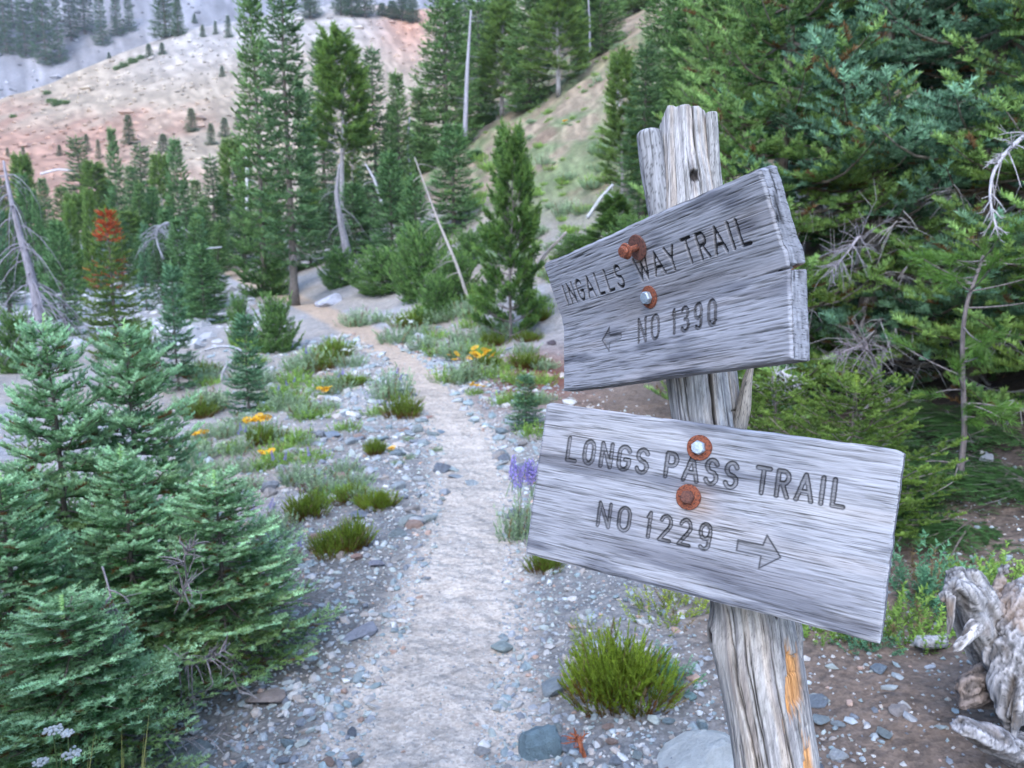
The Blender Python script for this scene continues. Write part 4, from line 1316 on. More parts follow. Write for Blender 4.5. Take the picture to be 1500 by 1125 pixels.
for k in range(30):      # thin ragged young trees crowding the hollow
    px = rt.uniform(-10, 420); Y = rt.uniform(17, 30)
    m, h0, c0 = [(fir_m2, 8, .85), (fir_m4, 3, .55), (fir_m3, 4.5, .95), (pine_m3, 8, 1.05), (fir_m1, 8, 1.15)][k % 5]
    put(m, h0, c0, px, 0, rt.uniform(255, 375), rt.uniform(26, 56), ['thin drooping fir', 'slender young fir', 'stubby dense fir', 'straggly pale-stemmed conifer', 'pointed young fir'][k % 5] + ' among the crowded trees in the hollow left of the trail', group=Cg, Y=Y, tilt=(rt.normal() * .05, rt.normal() * .05))
for k in range(20):
    px = rt.uniform(450, 720); Y = rt.uniform(22, 38)
    m, h0, c0 = [(fir_m2, 8, .85), (pine_m3, 8, 1.05), (fir_m3, 4.5, .95), (fir_m1, 8, 1.15)][k % 4]
    put(m, h0, c0, px, 0, rt.uniform(110, 330), rt.uniform(34, 62), ['thin drooping fir', 'straggly pale-stemmed conifer', 'stubby dense fir', 'pointed fir'][k % 4] + ' in the stand behind the trail bend', group=A, Y=Y, tilt=(rt.normal() * .05, rt.normal() * .05))
Eg = 'scattered firs on the talus hill'
for (px, b, top, w) in [(190, 212, 168, 26), (281, 193, 158, 24), (145, 232, 204, 12), (35, 236, 214, 11), (12, 232, 216, 10), (330, 200, 172, 22), (310, 212, 180, 20), (326, 112, 96, 12), (128, 222, 196, 14), (88, 228, 212, 12), (240, 225, 196, 26), (350, 190, 160, 18)]:
    put(fir_f1, 12, 1.9, px, b, top, w, 'small dark fir standing alone on the bare talus slope', 'fir tree', Eg, name='fir_tree')
Fg = 'firs at the edge of the grey scree on the mountain'
for (px, b, top, w) in [(10, 78, -60, 44), (38, 82, -40, 36), (68, 92, -60, 50), (88, 92, -30, 30), (105, 60, -30, 30), (125, 50, -40, 36), (150, 65, -25, 32), (172, 52, -20, 30), (190, 45, -20, 26), (-15, 70, -60, 50), (20, 40, -60, 34), (55, 60, -70, 36)]:
    put(fir_f2 if px % 2 else fir_f1, 12, 1.4 if px % 2 else 1.9, px, b, top, w * .78, 'tall dark fir in the grove on the far grey scree', 'fir tree', Fg, name='fir_tree')
put(fir_f1, 12, 1.9, 243, 54, -40, 46, 'lone tall fir with a pale trunk on the grey scree', 'fir tree', Fg, name='fir_tree')
put(fir_f1, 12, 1.9, 262, 52, -5, 26, 'shorter fir leaning against the lone tall fir on the scree', 'fir tree', Fg, name='fir_tree')
for (px, b, top, w) in [(285, 34, 20, 10), (297, 54, 36, 11), (316, 50, 30, 9), (335, 55, 22, 14), (219, 84, 64, 16), (238, 80, 62, 14), (160, 85, 76, 8)]:
    put(fir_f1, 12, 1.9, px, b, top, w, 'tiny fir dotted along the crest above the talus', 'fir tree', 'tiny firs along the crest', name='fir_tree')
for (px, b, top, w) in [(500, 22, -30, 26), (515, 25, -20, 24), (535, 26, -40, 30), (575, 28, 2, 20), (590, 30, -8, 24), (605, 34, -5, 22), (560, 24, 5, 16), (455, 28, -25, 30)]:
    put(fir_f2, 12, 1.4, px, b, top, w, 'small fir on the skyline ridge of the talus behind the tall trees', 'fir tree', 'firs on the talus ridge', name='fir_tree')
for i, (px, b, w) in enumerate([(85, 154, 26), (75, 150, 18), (98, 152, 16), (70, 138, 16), (20, 172, 14), (195, 92, 22), (182, 98, 20), (172, 102, 16), (207, 86, 16)]):
    p = ground_at(px, b); s = w / 2 * p[1] / F / 1.25
    tree('shrub', bush_m, p - [0, 0, .2 * s], 'low green shrub patch on the talus crest', 'shrub', 'shrubs along the talus crest', rng.uniform(0, 6), (s, s * .55))

# ------------------------------------------------------------------ dead wood
def snag_px(pts, Y, radii, label, seed, **kw):
    """snag through photo pixels at a forward distance"""
    W = []
    for (px, py, *dy) in pts:
        d = ray(px, py); yy = Y + (dy[0] if dy else 0); W.append(CAM + d * (yy / d[1]))
    W = np.array(W); base = W[0].copy()
    return put_snag('dead_tree', base, label, W - base, [q * .62 for q in radii], seed=seed, **kw)


p0 = at_depth(62, 10.0)
snag_px([(66, 560), (62, 480), (48, 410), (28, 340), (12, 275), (5, 235)], 10.0, [.13, .11, .09, .06, .04, .02], 'grey leaning snag with hanging dead twigs at the left edge', 61, nbr=46, blen=.7, droop=1.1, fine=4, col=(.29, .26, .28))
snag_px([(681, 200), (684, 110), (690, 15)], 31.0, [.15, .12, .05], 'straight pale standing pole rising above the slope', 62, nbr=10, blen=.8, droop=.1, col=(.33, .31, .34))
snag_px([(512, 385), (500, 330), (492, 285), (497, 240)], 20.5, [.20, .14, .09, .04], 'pale snag with splayed grey roots behind the boulder', 63, nbr=16, blen=.8, droop=.9, fine=3, col=(.33, .30, .31), root=5)
snag_px([(688, 445), (668, 385), (640, 320), (607, 230)], 14.0, [.05, .045, .035, .012], 'thin broken snag leaning left over the bank', 64, nbr=12, blen=.6, droop=.4, fine=2, col=(.40, .35, .32))
snag_px([(480, 420), (485, 405), (500, 394), (522, 390)], 19.5, [.05, .05, .045, .03], 'bare curved branch arching over the pale boulder', 65, nbr=3, blen=.3, col=(.50, .49, .52))
snag_px([(362, 310), (362, 250), (360, 222)], 27, [.10, .08, .05], 'short white standing dead trunk left of the tall firs', 66, nbr=8, blen=.5, col=(.55, .53, .52))
snag_px([(300, 513), (322, 507), (345, 509), (358, 516)], 11.0, [.03, .035, .03, .02], 'white bent branch lying on the rocky bank', 67, nbr=2, blen=.2, col=(.42, .41, .43))
snag_px([(322, 572), (325, 548), (334, 532), (345, 525)], 10.0, [.03, .03, .028, .02], 'second white curved branch below the bent one', 68, nbr=1, blen=.2, col=(.42, .41, .43))
snag_px([(240, 380), (228, 352), (232, 330), (250, 324), (262, 340)], 18.0, [.035, .03, .03, .025, .02], 'grey tangle of arching dead branches near the far trail', 69, nbr=44, blen=.7, droop=.8, fine=4, col=(.34, .33, .36))
snag_px([(250, 378), (285, 366), (325, 362)], 18.5, [.06, .05, .03], 'pale fallen log beside the grey tangle', 70, nbr=3, blen=.3, col=(.5, .48, .48))
snag_px([(560, 300), (548, 262), (535, 240)], 22, [.08, .06, .03], 'short broken snag tilted among the dark firs', 71, nbr=8, blen=.5, col=(.48, .45, .46))
snag_px([(782, 400), (800, 370), (830, 340)], 11.5, [.045, .04, .03], 'fallen grey log on the slope at the upper board corner', 72, nbr=3, blen=.25, col=(.36, .32, .30))
snag_px([(860, 320), (880, 290), (898, 270)], 13, [.05, .045, .03], 'weathered log propped on the slope left of the post', 73, nbr=3, blen=.3, col=(.48, .48, .50))
snag_px([(60, 255), (85, 248), (108, 250)], 62, [.16, .13, .08], 'pale fallen trunk across the lower talus', 74, nbr=2, blen=.5, col=(.5, .48, .50))
for i, (px, t, b_, Y) in enumerate([(775, 60, 140, 35), (862, 0, 80, 33), (897, 190, 280, 21), (905, 90, 170, 24), (600, 170, 260, 27)]):
    snag_px([(px + 2, b_), (px + rng.uniform(-4, 4), (t + b_) / 2), (px, t)], Y, [.08, .06, .04], 'bare pale trunk showing among the dense conifers on the slope', 80 + i, nbr=8, blen=.6, col=(.38, .35, .38), group='bare trunks in the dense stand')

# dead branch hanging in from the right edge
def dead_branch(pts, Y, label, seed, r0=.012, n=34, ln=.16, col=(.40, .375, .38)):
    r = np.random.default_rng(seed)
    W = np.array([CAM + ray(px, py) * ((Y + dy) / ray(px, py)[1]) for px, py, dy in pts]); base = W[0].copy(); W = W - base
    q = np.linspace(0, 1, 18); s = np.linspace(0, 1, len(W)); C = np.stack([np.interp(q, s, W[:, k]) for k in range(3)], 1)
    for _ in range(3):
        C[1:-1] = (C[:-2] + 2 * C[1:-1] + C[2:]) / 4
    mb = MB(); V, Fq = tube(C, np.linspace(r0, .0025, 18), 6); mb.add(V, Fq, col)
    for _ in range(n):
        i = r.integers(3, 17); tg = nrm(C[i] - C[i - 1]); dv = nrm(tg * .7 + nrm(np.cross(tg, r.normal(size=3))) * r.uniform(.4, 1))
        l = ln * r.uniform(.4, 1.1) * (1.2 - i / 18); P = C[i] + np.linspace(0, 1, 5)[:, None] * dv * l + np.array([0, 0, -.25 * l]) * np.linspace(0, 1, 5)[:, None] ** 2
        V, Fq = tube(P, np.linspace(.004, .0012, 5), 4, False); mb.add(V, Fq, np.array(col) * r.uniform(.75, 1.1))
        for _k in range(3):
            j = r.integers(1, 5); e = nrm(dv + r.normal(size=3) * .6) * l * .4
            V, Fq = tube(np.array([P[j], P[j] + e]), [.002, .0009], 3, False); mb.add(V, Fq, np.array(col) * r.uniform(.7, 1.1))
    t = mb.build('dead_branch', M_DEADWOOD, None, True); t.location = base
    return tag(t, label, 'branch')


dead_branch([(1540, 175, .3), (1490, 205, 0), (1455, 245, -.1), (1448, 290, -.15), (1462, 345, -.2)], 3.3, 'pale bare branch with fine twigs hanging in from the right edge', 91)
dead_branch([(1255, 390, .2), (1262, 340, -.1), (1240, 372, -.2), (1215, 400, -.3)], 5.2, 'grey twiggy branch by the dark trunk right of the upper board', 92, .015, 40, .35, (.30, .27, .29))
dead_branch([(1135, 600, .1), (1130, 560, 0), (1145, 540, -.1), (1165, 570, -.15)], 4.4, 'pale twigs showing between the boards right of the post', 93, .012, 30, .22, (.48, .45, .46))
dead_branch([(1300, 600, .2), (1280, 520, 0), (1260, 505, -.1), (1225, 520, -.2)], 4.8, 'dark dead branch in the shade under the big firs', 94, .012, 40, .35, (.26, .22, .23))
for i, (pts, Y, lab) in enumerate([([(255, 900, .1), (275, 850, .02), (268, 815, -.02), (290, 790, -.03)], 2.45, 'forked grey twig under the low bushy fir'),
                                   ([(150, 830, .1), (165, 880, .02), (150, 920, -.02), (140, 950, -.05)], 2.3, 'hanging dead twigs in the centre of the left clump'),
                                   ([(240, 945, .1), (280, 975, .02), (310, 965, -.02), (330, 950, -.04)], 2.4, 'grey twig lying over the gravel under the low fir')]):
    dead_branch(pts, Y, lab, 100 + i, .0035, 26, .14, (.25, .22, .22))

# the curved pine sapling at the right
W = np.array([CAM + ray(px, py) * ((3.9 + dy) / ray(px, py)[1]) for px, py, dy in [(1428, 800, 0), (1420, 755, 0), (1405, 695, 0), (1414, 635, 0), (1410, 560, 0), (1409, 490, 0), (1416, 440, 0), (1432, 400, .05), (1440, 375, .1)]])
pb = W[0].copy(); W -= pb
t = empty('pine_sapling', pb); tag(t, 'thin curved pine sapling with a bare lower stem right of the boards', 'pine', RG)
q = np.linspace(0, 1, 30); s = np.linspace(0, 1, len(W)); C = np.stack([np.interp(q, s, W[:, k]) for k in range(3)], 1)
for _ in range(3):
    C[1:-1] = (C[:-2] + 2 * C[1:-1] + C[2:]) / 4
mb = MB(); V, Fq = tube(C, np.linspace(.018, .007, 30), 9); mb.add(V, Fq, (.17, .14, .13)); mb.build('trunk', M_BARK, t, True)
mb = MB(); sp = Sprigs(); rr_ = np.random.default_rng(77)
for i in range(40):
    f = rr_.uniform(.22, 1); c = C[int(f * 29)]; a = rr_.uniform(0, 6.28); l = rr_.uniform(.10, .42) * (1 if f > .5 else .6)
    d = nrm(np.array([math.cos(a), math.sin(a), rr_.uniform(-.25, .5)])); P = c + np.linspace(0, 1, 6)[:, None] * d * l + np.array([0, 0, .12 * l]) * np.linspace(0, 1, 6)[:, None] ** 2 * (1 if f > .5 else -2)
    V, Fq = tube(P, np.linspace(.005, .0025, 6), 5, False); mb.add(V, Fq, (.20, .17, .16))
    if f > .42:
        for k in range(5):
            sp.add((P[-1] - d * .03 * k * (k > 0))[None], nrm(d + rr_.normal(size=3) * .3)[None], rr_.uniform(.09, .13), np.array([.10, .21, .05]) * rr_.uniform(.8, 1.5))
for k in range(4):
    sp.add(C[-1:] - np.array([0, 0, .04 * k]), np.array([[.1, 0, 1]]), .11, (.12, .24, .06))
mb.build('limbs', M_BARK, t, True)
mb = MB(); sp.into(mb, TP_PINE, rr_); kind(mb.build('crown', M_NEEDLE, t), 'stuff')

# ------------------------------------------------------------------ the weathered root stump at the right edge
def P_(px, py, Y):
    d = ray(px, py); return CAM + d * (Y / d[1])


sb = ground_at(1470, 1075)
Y0 = sb[1]
st = empty('root_stump', sb); tag(st, 'silvery upturned root stump on the brown soil at the right edge', 'stump')


def gnarl(parent, name, chains, axis, seed, tone, voxel=.006, amp=.010, dark=(.10, .085, .075)):
    """fused, weathered wood: tapering limbs welded into one skin, then eroded along the grain"""
    mb = MB()
    for pts, rad in chains:
        q = np.linspace(0, 1, 14); s_ = np.linspace(0, 1, len(pts)); pts = np.asarray(pts)
        C = np.stack([np.interp(q, s_, pts[:, k]) for k in range(3)], 1)
        C[1:-1] = (C[:-2] + 2 * C[1:-1] + C[2:]) / 4
        V, Fq = tube(C, np.interp(q, np.linspace(0, 1, len(rad)), rad) * (1 + .3 * (vn(q * 5, q * 0 + seed + rad[0] * 90, 2) - .5)), 12)
        mb.add(V, Fq)
    tmp = bpy.data.objects.new('tmp', mb.mesh('tmp', M_DEADWOOD)); COL.objects.link(tmp)
    md = tmp.modifiers.new('r', 'REMESH'); md.mode = 'VOXEL'; md.voxel_size = voxel
    sm = tmp.modifiers.new('s', 'SMOOTH'); sm.iterations = 5; sm.factor = .6
    dg_ = bpy.context.evaluated_depsgraph_get(); ev = tmp.evaluated_get(dg_); me = ev.to_mesh()
    n = len(me.vertices); V = np.empty(n * 3, np.float32); me.vertices.foreach_get('co', V); V = V.reshape(-1, 3).astype(float)
    Nn = np.empty(n * 3, np.float32); me.vertices.foreach_get('normal', Nn); Nn = Nn.reshape(-1, 3).astype(float)
    me.calc_loop_triangles(); Tt = np.empty(len(me.loop_triangles) * 3, np.int32); me.loop_triangles.foreach_get('vertices', Tt); Tt = Tt.reshape(-1, 3)
    ev.to_mesh_clear(); bpy.data.objects.remove(tmp)
    ax = nrm(np.array(axis)); e1 = nrm(np.cross(ax, [0.1, 1, 0])); e2 = np.cross(ax, e1)
    a, b1, b2 = V @ ax, V @ e1, V @ e2
    sw = .03 * (fbm(a * 6 + seed, b1 * 6, 3, 1) - .5)
    g = fbm((b1 + sw) * 46 + a * 2.2, (b2 + sw) * 46 + seed, 3, 3)
    f2 = fbm((b1 + sw) * 170 + a * 3, (b2 + sw) * 150 + seed, 3, 5)
    big = fbm(V[:, 0] * 12 + seed, V[:, 2] * 12 + V[:, 1] * 9, 4, 6)
    pit = sst(.60, .74, fbm((b1 + sw) * 30 + seed, a * 4 + b2 * 30, 4, 7))
    ck = np.exp(-((g - .5) / .022) ** 2) + .7 * np.exp(-((f2 - .48) / .02) ** 2)
    h = amp * (1.6 * (g - .5) + .6 * (f2 - .5) + 1.2 * (big - .5)) - amp * 1.6 * pit
    h = h - .004 * ck
    V = V + Nn * h[:, None]
    col = np.asarray(tone) * (.80 + 1.3 * (g - .5) + 1.5 * (f2 - .5))[:, None].clip(.12, 1.3)
    col = mixc(col, dark, np.clip(pit * .85 + sst(.46, .30, g) * .6, 0, 1))
    col = col * (1 - .72 * np.clip(ck, 0, 1))[:, None]
    col = mixc(col, np.array([.30, .21, .15]), sst(.52, .66, fbm(V[:, 0] * 9 + 3, V[:, 2] * 9, 3, 2)) * .55)
    out = MB(); out.add(V, Tt, col)
    o = out.build(name, M_DEADWOOD, parent, True); o.location = -Vector(parent.location)
    return o


def pl(lst):
    return [P_(a, b2, Y0 + c) for a, b2, c in lst]


def bundle(core, rad, n, spread, var, seed):
    """strands of one limb, ending unevenly like broken wood"""
    r = np.random.default_rng(seed); out = []
    core = np.asarray(core, float)
    for _ in range(n):
        a = r.uniform(0, 6.28); off = np.array([math.cos(a), r.uniform(-.8, .8), math.sin(a) * .6]) * r.uniform(.3, 1.0)
        C = core.copy(); m = len(C)
        for k in range(m):
            C[k] = C[k] + off * spread[min(k, len(spread) - 1)]
        C[-1] = C[-1] + (C[-1] - C[-2]) * r.uniform(-var, var * .4)
        out.append((C, [q * r.uniform(.35, .6) for q in rad]))
    return out


gnarl(st, 'stump_body', bundle(pl([(1500, 1010, .10), (1468, 950, .06), (1438, 900, .04), (1418, 852, .02)]), [.11, .10, .085, .05], 9, [.06, .06, .055, .05], .9, 1)
      + bundle(pl([(1515, 1000, .13), (1490, 945, .11), (1462, 895, .09), (1446, 860, .08)]), [.09, .085, .07, .04], 6, [.05, .05, .045, .04], .8, 2) + [
    (pl([(1455, 890, .10), (1464, 852, .13), (1472, 826, .15)]), [.026, .020, .014]),
    (pl([(1422, 880, .0), (1398, 862, -.03), (1387, 868, -.05), (1385, 884, -.06)]), [.045, .032, .022, .013])], (-.55, 0, .83), 41, (.34, .325, .32), amp=.014)
gnarl(st, 'root', [
    (pl([(1540, 880, .08), (1510, 905, .03), (1495, 955, -.02), (1488, 1000, -.08)]), [.085, .10, .095, .075]),
    (pl([(1500, 930, .0), (1490, 900, .02), (1488, 880, .04)]), [.07, .05, .03]),
    (pl([(1492, 985, -.06), (1482, 1030, -.12), (1480, 1062, -.14), (1482, 1085, -.14)]), [.075, .045, .024, .016]),
    (pl([(1520, 960, -.02), (1515, 1020, -.05), (1530, 1080, -.05)]), [.08, .06, .05])], (.1, 0, 1), 43, (.36, .345, .345), amp=.015)
gnarl(st, 'root', bundle(pl([(1490, 985, .04), (1455, 1005, .0), (1428, 1020, -.03), (1412, 1038, -.04)]), [.11, .09, .06, .03], 9, [.06, .055, .045, .03], .7, 5), (-.8, 0, -.3), 45, (.22, .175, .15), amp=.012)
gnarl(st, 'root', [(pl([(1540, 1115, -.05), (1480, 1098, -.15), (1440, 1078, -.20), (1404, 1062, -.22)]), [.055, .046, .036, .024])], (-.9, 0, .35), 47, (.35, .335, .34))
gnarl(st, 'root', [(pl([(1392, 872, -.06), (1393, 900, -.07), (1389, 930, -.08)]), [.014, .010, .006])], (0, 0, 1), 48, (.46, .42, .40), .004, .004)
gnarl(st, 'root', [(pl([(1432, 915, -.05), (1412, 938, -.08), (1394, 956, -.10)]), [.022, .014, .006])], (-.6, 0, -.6), 49, (.54, .51, .50), .004, .005)
sk = empty('broken_stick', ground_at(1362, 955)); tag(sk, 'short pale broken stick lying left of the stump', 'stick')
gq = ground_at(1362, 955)
splinter(sk, 'stick', [gq + [.06, .02, .03], gq + [.0, 0, .035], gq + [-.06, -.01, .045]], [.022, .024, .020], 71, (.5, .48, .47), 30, (1, 1), .005, True, M_DEADWOOD)

# ------------------------------------------------------------------ rocks and gravel
rr = np.random.default_rng(17)
ROCKS = []
for i in range(9):
    v, f = rock(rr, ICO1, 9); mb = MB(); mb.add(v, f, (1, 1, 1)); ROCKS.append(mb.mesh('stone', M_STONE))
BIGROCK = []
for i in range(5):
    v, f = rock(rr, ICO2, 13, .06); v = v + .05 * np.stack([vn(v[:, 0] * 3 + i, v[:, 1] * 3, 1) - .5] * 3, 1); mb = MB(); mb.add(v, f, (1, 1, 1)); BIGROCK.append(mb)


def big_rock(px, py, wpx, colour, label, i, hr=.7, wr=1.0, sink=.25, cat='rock', rz=None):
    p = ground_at(px, py); s = wpx / 2 * np.linalg.norm(p - CAM) / F
    src = BIGROCK[i % 5]; mb = MB(); mb.add(np.concatenate(src.v), np.concatenate(src.f), colour)
    o = mb.build('rock', M_ROCK, None)
    o.scale = (s, s * wr, s * hr); o.location = p + np.array([0, s * .4, s * hr * (1 - 2 * sink) * .5]); o.rotation_euler = (rr.uniform(-.2, .2), rr.uniform(-.2, .2), rr.uniform(0, 6.28) if rz is None else rz)
    return tag(o, label, cat)


M_ROCK = m_stone('rock', False)
big_rock(482, 448, 46, (.42, .42, .47), 'pale grey boulder beside the trail bend', 0, .85)
big_rock(810, 1018, 54, (.33, .37, .39), 'rounded blue-grey rock left of the heather clump', 1, .75)
big_rock(794, 1108, 66, (.20, .28, .31), 'dark teal pointed rock at the bottom edge right of the trail', 2, 1.0)
big_rock(832, 1100, 34, (.24, .28, .32), 'small slate rock tucked beside the teal pointed rock', 3, .7)
big_rock(390, 1032, 62, (.42, .34, .30), 'pinkish flat rock under the left firs', 4, .5)
big_rock(1035, 1140, 120, (.60, .60, .56), 'large pale white rock at the foot of the post', 0, .55, 1.0)
big_rock(528, 935, 56, (.34, .35, .40), 'flat grey rock on the left edge of the trail', 1, .45)
big_rock(272, 1122, 60, (.30, .34, .33), 'greenish grey rock at the bottom left of the gravel', 2, .5)
big_rock(735, 955, 34, (.38, .44, .42), 'pale green stone at the right edge of the tread', 3, .6)
big_rock(628, 612, 24, (.50, .30, .24), 'flat pink stone set in the trail', 4, .25, .6)
big_rock(645, 634, 26, (.24, .31, .36), 'flat blue stone set in the trail', 0, .25, .6)
big_rock(668, 700, 34, (.33, .37, .40), 'grey slab bedded in the trail, split by a pale edge', 1, .2, .9)
big_rock(662, 690, 26, (.48, .55, .54), 'pale angular stone on the slab in the trail', 2, .35)
big_rock(690, 710, 22, (.42, .46, .47), 'small pale stone right of the slab in the trail', 3, .35)
big_rock(730, 682, 40, (.48, .47, .44), 'flat tan stone at the right side of the trail', 4, .2, .6)
big_rock(683, 590, 22, (.34, .40, .45), 'flat bluish stone at the right edge of the narrow trail', 0, .25, .6)
big_rock(643, 532, 22, (.36, .37, .42), 'upright grey stone among the flowers right of the trail', 1, .8)
big_rock(615, 495, 26, (.50, .50, .50), 'pale flat stone among the grey-green plants right of the trail', 2, .45)
big_rock(780, 555, 16, (.46, .54, .58), 'pale blue stone on the red soil', 3, .6)
big_rock(808, 505, 22, (.10, .08, .09), 'dark stone under the young pine', 4, .9)
big_rock(553, 537, 26, (.52, .53, .54), 'white flat stone on the left edge of the narrow trail', 0, .35)
big_rock(522, 820, 26, (.42, .27, .22), 'reddish stone below the heather on the left bank', 1, .8)
big_rock(498, 818, 20, (.46, .38, .32), 'tan stone touching the reddish stone', 2, .7)
big_rock(550, 830, 24, (.31, .31, .36), 'mauve grey stone at the left gravel edge', 3, .6)
big_rock(580, 822, 20, (.44, .41, .38), 'beige stone in the gravel beside the tread', 4, .7)
big_rock(440, 642, 36, (.48, .52, .50), 'pale greenish slab on the rocky left bank', 0, .4)
big_rock(485, 640, 26, (.26, .31, .37), 'blue-grey slab tilted on the left bank', 1, .8)
big_rock(410, 690, 30, (.46, .46, .46), 'grey slab below the purple-tinged twigs on the bank', 2, .5)
big_rock(1290, 985, 22, (.27, .32, .36), 'bluish flat stone in the brown soil left of the stump', 3, .7)
big_rock(1205, 1060, 30, (.34, .39, .40), 'pale teal stone right of the post base', 4, .6)
big_rock(1195, 1032, 36, (.24, .27, .30), 'blue-grey stone half buried right of the post', 0, .5)
big_rock(1300, 1080, 36, (.32, .36, .35), 'flat greenish stone near the bottom right', 1, .25, .7)
big_rock(1320, 1045, 28, (.45, .40, .38), 'tan stone in the brown soil near the stump', 2, .5)
big_rock(1012, 1025, 18, (.30, .44, .42), 'small teal stone below the blue-green bush', 3, .8)
big_rock(895, 1028, 16, (.70, .70, .66), 'small white stone under the heather clump', 4, .8)

n = 22000
Yg = np.exp(math.log(1.75) + math.log(13 / 1.75) * rr.random(n) ** 1.35); dg = np.where(rr.random(n) < .62, -np.abs(rr.normal(0, .85, n)) - .18, np.abs(rr.normal(0, .6, n)) + .18)
far = rr.random(n) < .22
dg = np.where(far & (dg < 0), dg * 2.2, dg)
xg = xp(Yg) + dg * np.sqrt(1 + ((xp(Yg + .3) - xp(Yg - .3)) / .6) ** 2)
xs = rr.uniform(.5, 2.7, 3200); Ys = rr.uniform(1.8, 4.6, 3200)                 # the soil to the right
NT = 1800; xt = xp(Yg[:NT]) + rr.uniform(-.32, .32, NT)                                    # a few on the tread
xg = np.concatenate([xg, xs, xt]); Yg = np.concatenate([Yg, Ys, Yg[:NT]])
sz = .0062 * np.exp(rr.exponential(.45, len(xg)))
sz = np.where(Yg > 3.5, sz * (1 + .20 * (Yg - 3.5)), sz); sz = np.clip(sz, .004, np.where(Yg < 4, .026, .075))
sz[-NT:] = np.clip(sz[-NT:] * .5, .003, .010)
sz[n:n + 3200] *= .75
dst = np.hypot(xg, Yg)
pxs = CX + F * xg / (Yg * cP + .25); inv = (pxs > -30) & (pxs < 1530)
infir = np.exp(-(((xg + 1.75) / .75) ** 2 + ((Yg - 3.0) / .8) ** 2)) > .45
keep = inv & ~infir
xg, Yg, sz, dst = xg[keep], Yg[keep], sz[keep], dst[keep]
zg = H(xg, Yg)
order = np.argsort(-sz / dst)
NI = 262
for i in order[:NI]:
    o = bpy.data.objects.new('stone', ROCKS[int(rr.integers(0, 9))]); link(o)
    o.scale = (sz[i], sz[i] * rr.uniform(.7, 1), sz[i] * rr.uniform(.5, .85)); o.location = (xg[i], Yg[i], zg[i] + sz[i] * .18)
    o.rotation_euler = (rr.uniform(-.3, .3), rr.uniform(-.3, .3), rr.uniform(0, 6.28))
    tag(o, 'loose angular stone among the gravel beside the trail', 'stone', 'loose stones beside the trail')
small = [rock(rr, ICO0, 4, .35) for _ in range(8)]
OCT = (np.array([(1, 0, 0), (-1, 0, 0), (0, 1, 0), (0, -1, 0), (0, 0, 1), (0, 0, -1)], float), np.array([(0, 2, 4), (2, 1, 4), (1, 3, 4), (3, 0, 4), (2, 0, 5), (1, 2, 5), (3, 1, 5), (0, 3, 5)]))
smaller = [(OCT[0] * rr.uniform(.6, 1.2, (6, 1)) + rr.normal(size=(6, 3)) * .14, OCT[1]) for _ in range(10)]
pal = np.array(STONES) * np.array([1.0, .97, .93])
mb = MB(); rest = order[NI:]
for i in rest:
    v, f = small[int(rr.integers(0, 8))] if sz[i] / dst[i] > .0048 else smaller[int(rr.integers(0, 10))]; a = rr.uniform(0, 6.28); c, s = math.cos(a), math.sin(a)
    tl = rr.uniform(-.4, .4)
    v = v * [sz[i], sz[i] * .85, sz[i] * .7]
    v = np.stack([v[:, 0] * c - v[:, 1] * s, v[:, 0] * s + v[:, 1] * c, v[:, 2] + v[:, 0] * tl], 1) + [xg[i], Yg[i], zg[i] + sz[i] * .12]
    mb.add(v, f, pal[int(rr.choice(len(pal), p=[.14, .14, .12, .14, .08, .12, .08, .06, .04, .08]))] * rr.uniform(.8, 1.2))
kind(mb.build('gravel', M_GRAVEL), 'stuff')
# rocks strewn over the valley scree and the talus
mb = MB()
for i in range(5600):
    if i < 1300:
        Y = rr.uniform(13, 34); x = float(xp(Y)) - rr.uniform(1, 12); s = rr.uniform(.05, .22) * (1 + .6 * (rr.random() < .08)); c = np.array([.50, .49, .49]) * rr.uniform(.6, 1.15)
    elif i > 3900:
        a = rr.uniform(-.68, -.05); R_ = rr.uniform(185, 340); x, Y = R_ * math.sin(a), R_ * math.cos(a); s = rr.uniform(.3, 1.0) * (1 + 1.2 * (rr.random() < .08))
        c = ground_colour(np.array([x]), np.array([Y]))[0] * rr.uniform(.4, 1.7)
    else:
        a = rr.uniform(-.68, .02); R_ = rr.uniform(56, 172); x, Y = R_ * math.sin(a), R_ * math.cos(a); s = rr.uniform(.15, .55) * (1 + 1.2 * (rr.random() < .06))
        c = ground_colour(np.array([x]), np.array([Y]))[0] * rr.uniform(.45, 1.3)
    v, f = smaller[i % 10] if i >= 1300 else small[i % 8]; a = rr.uniform(0, 6.28); cs, sn_ = math.cos(a), math.sin(a)
    v = np.stack([v[:, 0] * cs - v[:, 1] * sn_, v[:, 0] * sn_ + v[:, 1] * cs, v[:, 2] * .7], 1) * s + [x, Y, float(H(x, Y))]
    mb.add(v, f, c)
kind(mb.build('talus_rubble', M_GRAVEL), 'stuff')

